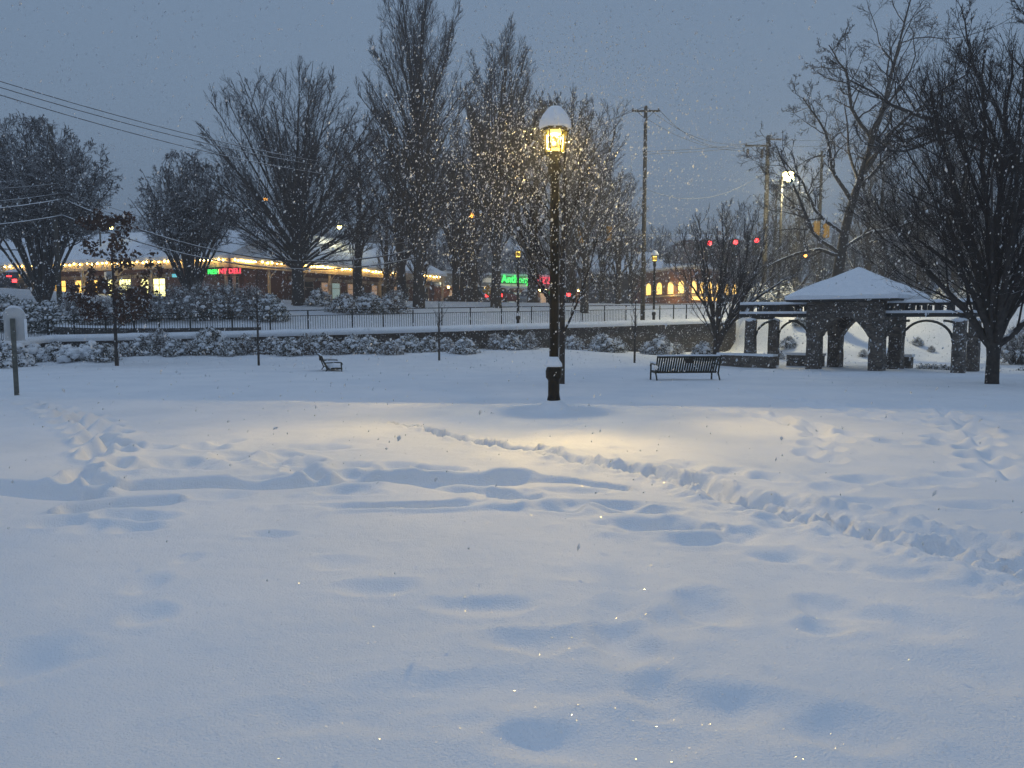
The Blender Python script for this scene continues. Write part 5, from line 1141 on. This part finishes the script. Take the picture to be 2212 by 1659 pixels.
# ------------------------------------------------------------------ shop building with porch
def frame_at(A, B):
    """matrix: local x from A to B, local y away from the viewer, z up"""
    A = Vector((A[0], A[1], 0)); B = Vector((B[0], B[1], 0)); u_ = (B - A).normalized(); v_ = Vector((-u_.y, u_.x, 0))
    Mx = Matrix.Identity(4)
    for i in range(3): Mx[i][0] = u_[i]; Mx[i][1] = v_[i]; Mx[i][2] = (0, 0, 1)[i]; Mx[i][3] = A[i]
    return Mx, (B - A).length
L0 = (X(-140, 69), 69.0); L1 = (X(500, 58), 58.0); L2 = (X(955, 82), 82.0)
shop = empty('shop_building', (0, 0, 0), 0, 'long single-storey brick shop building with a lit porch and wide snowy roof', 'building')
ZB, ZE = 2.6, 6.3
def wing(A, B, ridge, seed, bays, lit):
    T, Ln = frame_at(A, B); rr_ = random.Random(seed)
    MB(T).box(0, Ln, 1.6, 12, ZB, ZE - .35).build('wall', M['brick'], shop)
    MB(T).prism([(-.5, ZE), (-.5, ZE + .26), (6.5, ridge + .2), (13.2, ZE + .26), (13.2, ZE)], -.3, Ln + .3, 'x').build('roof', M['snow'], shop)
    MB(T).box(-.2, Ln + .2, -.35, -.15, ZE - .66, ZE - .005).build('fascia', M['cream'], shop)
    MB(T).box(0, Ln, -.14, 1.59, ZE - .30, ZE - .26).build('soffit', M['cream'], shop)
    MB(T).box(0, Ln, -.1, 1.9, ZB, ZB + .55).build('porch_floor', M['grey'], shop)
    nb = bays
    for k_ in range(nb + 1):
        x = .2 + (Ln - .4) * k_ / nb
        MB(T).box(x - .09, x + .09, -.30, -.12, ZB + .3, ZE - .52).build('post', M['cream'], shop)
        if k_ < nb:
            xb = x + .55; MB(T).tube([(x + .09, -.21, ZE - 1.6), (x + .25, -.21, ZE - 1.1), (x + .8, -.21, ZE - .60)], .06, 6).build('brace', M['cream'], shop)
    bw = (Ln - .4) / nb
    for k_ in range(nb):
        x0 = .2 + bw * k_; kind = lit.get(k_, 'dim')
        if kind == 'none': continue
        # beam over the window, pilaster, two windows
        MB(T).box(x0 + .2, x0 + bw - .1, 1.38, 1.59, ZE - 1.22, ZE - .95).build('lintel', M['tan'], shop)
        xm = x0 + bw * .52
        MB(T).box(xm - .16, xm + .16, 1.35, 1.59, ZB + .6, ZE - 1.22).build('pilaster', M['cream'], shop)
        for j, (a, b) in enumerate(((x0 + bw * .20, xm - .17), (xm + .17, x0 + bw * .93))):
            if kind == 'bright': mt = 'e_win'
            elif kind == 'door': mt = 'e_win3' if j == 1 else 'darkglass'
            elif kind == 'warm': mt = 'e_win2'
            elif kind == 'cool': mt = 'e_windim2' if j == 1 else 'e_windim'
            elif kind == 'white': mt = 'e_white'
            else: mt = 'e_windim' if (j == 0) else 'darkglass'
            zt_ = ZE - 1.26; zb_ = ZB + .85 if kind not in ('door',) else ZB + .6
            f_ = MB(T)
            f_.box(a, a + .06, 1.50, 1.585, zb_, zt_).box(b - .06, b, 1.50, 1.585, zb_, zt_).box(a + .06, b - .06, 1.50, 1.585, zb_, zb_ + .07).box(a + .06, b - .06, 1.50, 1.585, zt_ - .07, zt_).box(a + .06, b - .06, 1.51, 1.58, zb_ + 1.0, zb_ + 1.05)
            if kind == 'bright': f_.box((a + b) / 2 - .025, (a + b) / 2 + .025, 1.505, 1.58, zb_ + .08, zt_ - .08)
            fo = f_.build('window', M['frame'], shop)
            MB(T).box(a + .03, b - .03, 1.545, 1.57, zb_ + .03, zt_ - .03).build('pane', M[mt], fo)
    return T, Ln
Tl, Ll = wing(L0, L1, 9.4, 1, 9, {0: 'white', 1: 'white', 2: 'dim', 3: 'warm', 4: 'warm', 5: 'bright', 6: 'bright', 7: 'dim', 8: 'dim'})
Tr, Lr = wing(L1, L2, 9.7, 2, 8, {0: 'door', 1: 'dim', 2: 'dim', 3: 'cool', 4: 'dim', 5: 'dim', 6: 'dim', 7: 'dim'})
# strings of bulbs under the eaves
bulb_me = None
def light_string(T, x0, x1, z, yo, n_, label, r=.070, sagz=.0, group='strings of warm bulbs along the eaves'):
    global bulb_me
    a = T @ Vector((x0, yo, z)); o = empty('light_string', a, 0, label, 'string lights', group)
    pts = [T @ Vector((x0 + (x1 - x0) * t, yo, z + .05)) - a for t in np.linspace(0, 1, 6)]
    MB().tube(pts, .012, 4).build('cable', M['sigblack'], o)
    rr_ = random.Random(int(x0 * 10) + n_)
    n_ = max(4, int(n_ * .66))
    for k_ in range(n_):
        t = (k_ + .5 + rr_.uniform(-.12, .12)) / n_; q = T @ Vector((x0 + (x1 - x0) * t, yo, z - .02 + rr_.uniform(-.05, .05))) - a
        if bulb_me is None:
            b_ = MB().lathe([(.02, .8), (.4, .7), (.8, .35), (1, 0), (.8, -.6), (.4, -.92), (.02, -1)], 10).build('bulb', M['e_bulb'], o, True); bulb_me = b_.data
        else: b_ = bpy.data.objects.new('bulb', bulb_me); C.objects.link(b_); b_.parent = o
        b_.location = q; rq = r * rr_.uniform(.7, 1.1); b_.scale = (rq, rq, rq)
def pxT(T, Ln, px):      # local x on the wing at this px
    best = min(range(400), key=lambda i: abs((lambda q: CX + q.x / q.y * F)(T @ Vector((Ln * i / 399, -.4, 0))) - px)); return Ln * best / 399
for a, b, n_, lb in ((18, 100, 12, 'string of warm bulbs farthest left on the eaves, left of the leftmost pole'), (104, 190, 13, 'string of warm bulbs on the eaves just right of the leftmost pole'), (196, 345, 22, 'string of warm bulbs on the eaves above the bright windows, behind the oak leaves'), (350, 430, 13, 'string of warm bulbs on the eaves behind the smaller dense tree'), (438, 498, 11, 'string of warm bulbs above the green and red sign')):
    light_string(Tl, pxT(Tl, Ll, a), pxT(Tl, Ll, b), ZE - .10, -.52, n_, lb)
for a, b, n_, lb in ((503, 560, 14, 'string of warm bulbs just right of the green and red sign'), (566, 625, 10, 'string of warm bulbs on the eaves above the lit door'), (660, 735, 21, 'string of warm bulbs just right of the round tree trunk'), (738, 800, 18, 'string of warm bulbs on the eaves behind the taller sapling'), (803, 868, 18, 'string of warm bulbs on the eaves left of the tallest tree'), (912, 953, 10, 'string of warm bulbs at the far right end of the porch')):
    light_string(Tr, pxT(Tr, Lr, a), pxT(Tr, Lr, b), ZE - .10, -.52, n_, lb)
# neon sign of the deli
ns_ = empty('neon_sign', (0, 0, 0), 0, 'glowing sign with green letters then red letters on the porch left of the round tree', 'sign')
xa, xb = pxT(Tl, Ll, 458), pxT(Tl, Ll, 484); xc = pxT(Tl, Ll, 499.5)
angl = math.atan2(Tl[1][0], Tl[0][0])
def on(T, x, y, z): return T @ Vector((x, y, z))
text_mesh('FRESH', .50, M['e_green'], ns_, on(Tl, (xa + xb) / 2, -.62, ZE - 1.05), angl, 'green_letters', .02, (xb - xa) * .92)
angr = math.atan2(Tr[1][0], Tr[0][0])
text_mesh('NY DELI', .54, M['e_redsign'], ns_, on(Tl, xb + 1.0, -.62, ZE - 1.03), angl, 'red_letters', .03, 2.0)
MB(Tl).box(xa, xb + 2.0, -.60, -.57, ZE - 1.36, ZE - 1.32).build('rail', M['sigblack'], ns_)
ts = empty('lit_sign', (0, 0, 0), 0, 'small teal lit sign above the brightest shop window', 'sign')
MB(Tl).box(pxT(Tl, Ll, 345), pxT(Tl, Ll, 382), 1.20, 1.34, ZE - 1.25, ZE - .98).build('panel', M['e_teal'], ts)
# porch light glow from the bulbs gets help from nothing: bulbs are the only lamps there

# ------------------------------------------------------------------ pizza building
PA, PB = (X(938, 86), 86.0), (X(1300, 100), 100.0)
pz = empty('pizza_building', (0, 0, 0), 0, 'low restaurant building with a green and red sign and bulbs along its eaves', 'building')
T, Ln = frame_at(PA, PB)
MB(T).box(0, Ln, 0, 10, 2.4, 5.6).build('wall', M['brick'], pz)
MB(T).box(-.3, Ln + .3, -.5, 10.2, 5.6, 6.9).build('parapet', M['stucco'], pz)
MB(T).box(-.4, Ln + .4, -.6, 10.3, 6.9, 7.15).build('roof', M['snow'], pz)
MB(T).box(-.2, Ln + .2, -.9, -.5, 5.30, 5.44).build('canopy', M['tan'], pz)
MB(T).box(-.2, Ln * .98, -.95, -.5, 5.442, 5.56).build('snow_strip', M['snow'], pz)
for a, b, mt in ((2, 4.4, 'e_windim'), (5.2, 7.6, 'e_windim'), (10.2, 12.6, 'e_windim2'), (15, 17, 'e_windim')):
    f_ = MB(T).box(a, b, -.05, -.002, 3.3, 3.4).box(a, b, -.05, -.002, 4.9, 5.0).box(a, a + .1, -.05, -.002, 3.4, 4.9).box(b - .1, b, -.05, -.002, 3.4, 4.9).build('window', M['frame'], pz)
    MB(T).box(a + .1, b - .1, -.03, -.01, 3.4, 4.9).build('pane', M[mt], f_)
MB(T).box(pxT(T, Ln, 1078), pxT(T, Ln, 1145) , -.56, -.52, 5.62, 5.90).build('light_band', M['e_paleband'], pz)
MB(T).box(pxT(T, Ln, 1000), pxT(T, Ln, 1066) , -.54, -.51, 6.0, 6.55).build('light_band', M['e_paleband'], pz)
MB(T).box(pxT(T, Ln, 952) - .2, pxT(T, Ln, 952) + .2, -.9, -.7, 5.3, 6.9).build('light_band', M['e_white'], pz)
s2 = empty('pizza_sign', (0, 0, 0), 0, 'glowing sign with a green word then a red word left of the lamp post', 'sign')
ang = math.atan2(T[1][0], T[0][0]); q0, q1, q2 = pxT(T, Ln, 1076), pxT(T, Ln, 1150), pxT(T, Ln, 1195)
text_mesh("Anthony's", 1.3, M['e_green'], s2, on(T, (q0 + q1) / 2, -1.0, 6.45), ang, 'green_letters', .05, q1 - q0 - .3)
text_mesh('PIZZA', 1.15, M['e_redsign'], s2, on(T, (q1 + q2) / 2, -1.0, 6.40), ang, 'red_letters', .05, q2 - q1 - .1)
MB(T).box(q0, q2, -.95, -.9, 5.98, 6.06).build('rail', M['sigblack'], s2)
for a, b, n_, lb in ((955, 1070, 10, 'string of widely spaced bulbs left of the green sign letters'), (1138, 1192, 5, 'string of bulbs below the red sign letters'), (1202, 1280, 11, 'string of bulbs right of the lamp post on the restaurant eaves')):
    light_string(T, pxT(T, Ln, a), pxT(T, Ln, b), 5.28, -.95, n_, lb, .10)

# ------------------------------------------------------------------ building with arched windows
ar = empty('arched_building', (0, 0, 0), 0, 'brick building with glowing yellow arched windows behind the railing', 'building')
A0, A1, A2 = (X(1368, 84), 84.0), (X(1487, 74), 74.0), (X(1600, 84), 84.0)
A3 = (A0[0] + (A2[0] - A1[0]), 96.0)
def foot(z0, z1, name, mt, g=1.0):
    c0 = np.mean([A0, A1, A2, A3], axis=0); return MB().prism([tuple(c0 + (np.array(q) - c0) * g) for q in (A0, A1, A2, A3)], z0, z1, 'z').build(name, mt, ar)
foot(2.2, 6.6, 'wall', M['brick'], .9995); foot(6.6, 6.78, 'cornice', M['tan'], 1.02); foot(6.782, 6.98, 'roof', M['snow'], 1.025)
for A, B, wins in ((A0, A1, [.30, .50, .70, .88]), (A1, A2, [.08, .22, .36, .52, .68, .84])):
    T, Ln = frame_at(A, B)
    for w_ in wins:
        xc_ = Ln * w_; hw = .48; zs = 5.0
        pr_ = [(xc_ - hw, 4.25), (xc_ + hw, 4.25), (xc_ + hw, zs)] + [(xc_ + hw * math.cos(t), zs + hw * math.sin(t)) for t in np.linspace(.2, math.pi - .2, 7)] + [(xc_ - hw, zs)]
        w2 = [(a * 1.0 + (a - xc_) * .22, b + (.06 if b > 4.3 else -.08) + (b - zs) * .1 * (b > zs)) for a, b in pr_]
        f_ = MB(T).prism(w2, -.04, .008).build('window', M['frame'], ar); MB(T).prism(pr_, -.06, -.045).build('pane', M['e_win2'], f_)
    MB(T).box(Ln * wins[0] - .7, Ln * wins[-1] + .7, -.12, .005, 3.95, 4.12).build('sill', M['cream'], ar)
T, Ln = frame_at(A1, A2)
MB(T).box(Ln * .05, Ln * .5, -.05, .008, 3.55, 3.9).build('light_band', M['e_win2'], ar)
point('window_glow', (X(1440, 76), 76, 4.6), 120, (1, .7, .25), .5); point('window_glow', (X(1520, 73), 73, 4.6), 120, (1, .7, .25), .5)

# ------------------------------------------------------------------ houses with snowy roofs
def house(px, D, pyr, pye, w, d, rz, label, wallm='grey'):
    x = X(px, D); zr = P(px, pyr, D).z; ze = P(px, pye, D).z; o = empty('house', (x, D, 0), rz, label, 'house', 'snow-roofed houses behind')
    MB().box(-w / 2, w / 2, 0, d, TZ(x, D) - 1, ze).build('wall', M[wallm], o)
    MB().prism([(-w / 2 - .4, ze), (-w / 2 - .4, ze + .2), (0, zr), (w / 2 + .4, ze + .2), (w / 2 + .4, ze)], -.5, d + .4).build('roof', M['snow'], o) if rz > .6 or rz < -.6 else \
        MB().prism([(-.5, ze), (-.5, ze + .2), (d / 2, zr), (d + .5, ze + .2), (d + .5, ze)], -w / 2 - .4, w / 2 + .4, 'x').build('roof', M['snow'], o)
    MB().box(w * .2, w * .2 + .6, d * .45, d * .45 + .6, ze, zr + .5).build('chimney', M['brick'], o)
    for k_ in (-.25, .2):
        f_ = MB().box(w * k_ - .5, w * k_ + .5, -.05, -.002, ze - 1.8, ze - .5).build('window', M['frame'], o); MB().box(w * k_ - .4, w * k_ + .4, -.07, -.052, ze - 1.7, ze - .6).build('pane', M['darkglass'], f_)
    return o
house(1345, 92, 538, 592, 9, 9, 0, 'dark house with a misty snow-covered roof left of the lit arched windows')
house(1425, 96, 560, 586, 4, 6, 1.2, 'narrow house with a snowy gable just above the arched windows')
house(1495, 98, 565, 590, 6.5, 7, 0, 'house with a flat-looking snowy roof above the arched windows', 'grey')
house(1535, 118, 500, 518, 9, 8, 0, 'farther house with a thin snowy roof level with the red traffic lights', 'brick')

# ------------------------------------------------------------------ cars
def car(body, px, D, rz, label, lights='rear', py=None, suv=False):
    x = X(px, D); z = TZ(x, D); o = empty('car', (x, D, z + .02), rz, label, 'car', 'cars on the street')
    H = 1.75 if suv else 1.45
    # body: cross-sections along local y (rear at -y)
    secs = [(-2.2, .80, .40, .85), (-2.1, .88, .32, .98), (-1.2, .90, .28, 1.0), (0, .90, .28, .98), (1.2, .90, .28, .94), (2.0, .86, .32, .82), (2.2, .75, .42, .68)]
    mb = MB()
    for y_, hw, zl, zh in secs:
        mb.v += [(-hw * .92, y_, zl), (-hw, y_, (zl + zh) / 2), (-hw * .90, y_, zh), (hw * .90, y_, zh), (hw, y_, (zl + zh) / 2), (hw * .92, y_, zl)]
    for i in range(len(secs) - 1):
        for j in range(6): mb.f.append((i * 6 + j, i * 6 + (j + 1) % 6, (i + 1) * 6 + (j + 1) % 6, (i + 1) * 6 + j))
    mb.f += [tuple(range(6))[::-1], tuple((len(secs) - 1) * 6 + j for j in range(6))]
    mb.build('body', M[body], o, False)
    c0, c1 = (-2.05, 1.0) if suv else (-1.7, .95)
    MB().add([(-.78, c0, .97), (.78, c0, .97), (.80, c1, .95), (-.80, c1, .95), (-.62, c0 + .45, H), (.62, c0 + .45, H), (.62, c1 - .75, H), (-.62, c1 - .75, H)], [(0, 1, 5, 4), (1, 2, 6, 5), (2, 3, 7, 6), (3, 0, 4, 7), (4, 5, 6, 7)]).build('windows', M['darkglass'], o)
    MB().box(-.64, .64, c0 + .40, c1 - .70, H + .002, H + .05).build('roof', M[body], o)
    MB().blob((0, (c0 + c1 - .3) / 2, H + .05), .80, 3, 14, 6, .34, .03).build('snow_cover', M['snow'], o, True)
    for sx in (-1, 1):
        for yy in (-1.35, 1.35):
            w_ = MB(Matrix.Translation((sx * .80, yy, .33)) @ Matrix.Rotation(math.pi / 2, 4, 'Y')).lathe([(.2, -.11), (.33, -.10), (.33, .10), (.2, .11)], 14).build('wheel', M['tyre'], o)
        MB().box(sx * .72 - .16, sx * .72 + .16, -2.235, -2.16, .64, .90).build('tail_light', M['e_redlow' if lights == 'rear' else 'carred'], o)
        MB().box(sx * .64 - .15, sx * .64 + .15, 2.14, 2.23, .52, .70).build('headlight', M['e_head' if lights == 'front' else 'darkglass'], o)
    if lights == 'rear' and not suv: MB().box(-.18, .18, c0 + .10, c0 + .16, 1.12, 1.20).build('brake_light', M['e_redlow'], o)
    return o
car('cardark', 1204, 70, R(4), 'dark car with brake lights on, seen from behind right beside the lamp post')
car('carred', 1088, 72, R(-24), 'red car with its tail lights merging, left of the lamp post below the green sign')
car('carsilver', 1052, 78, R(-30), 'pale car with one small tail light below the diamond sign')
car('cardark', 1008, 76, R(70), 'snow-covered car parked side-on right of the tallest tree', 'none', suv=True)
car('carsilver', 1140, 80, R(165), 'oncoming car with headlights lit, left of the lamp post', 'front')
car('cardark', 48, 62, R(6), 'dark car with red tail lights at the far left below the shop bulbs')

# ------------------------------------------------------------------ haze
hz = MB().box(-330, 330, -70, 440, -4, 45).build('haze', None); tag(hz, 'thin bluish snow haze filling the air', 'haze', kind='stuff')
hm = bpy.data.materials.new('haze'); hm.use_nodes = True; n = hm.node_tree; n.nodes.clear()
o = n.nodes.new('ShaderNodeOutputMaterial'); pv = n.nodes.new('ShaderNodeVolumePrincipled'); pv.inputs['Color'].default_value = (.86, .90, .97, 1); pv.inputs['Density'].default_value = .0029; pv.inputs['Anisotropy'].default_value = .2
n.links.new(pv.outputs[0], o.inputs['Volume']); hz.data.materials.append(hm)
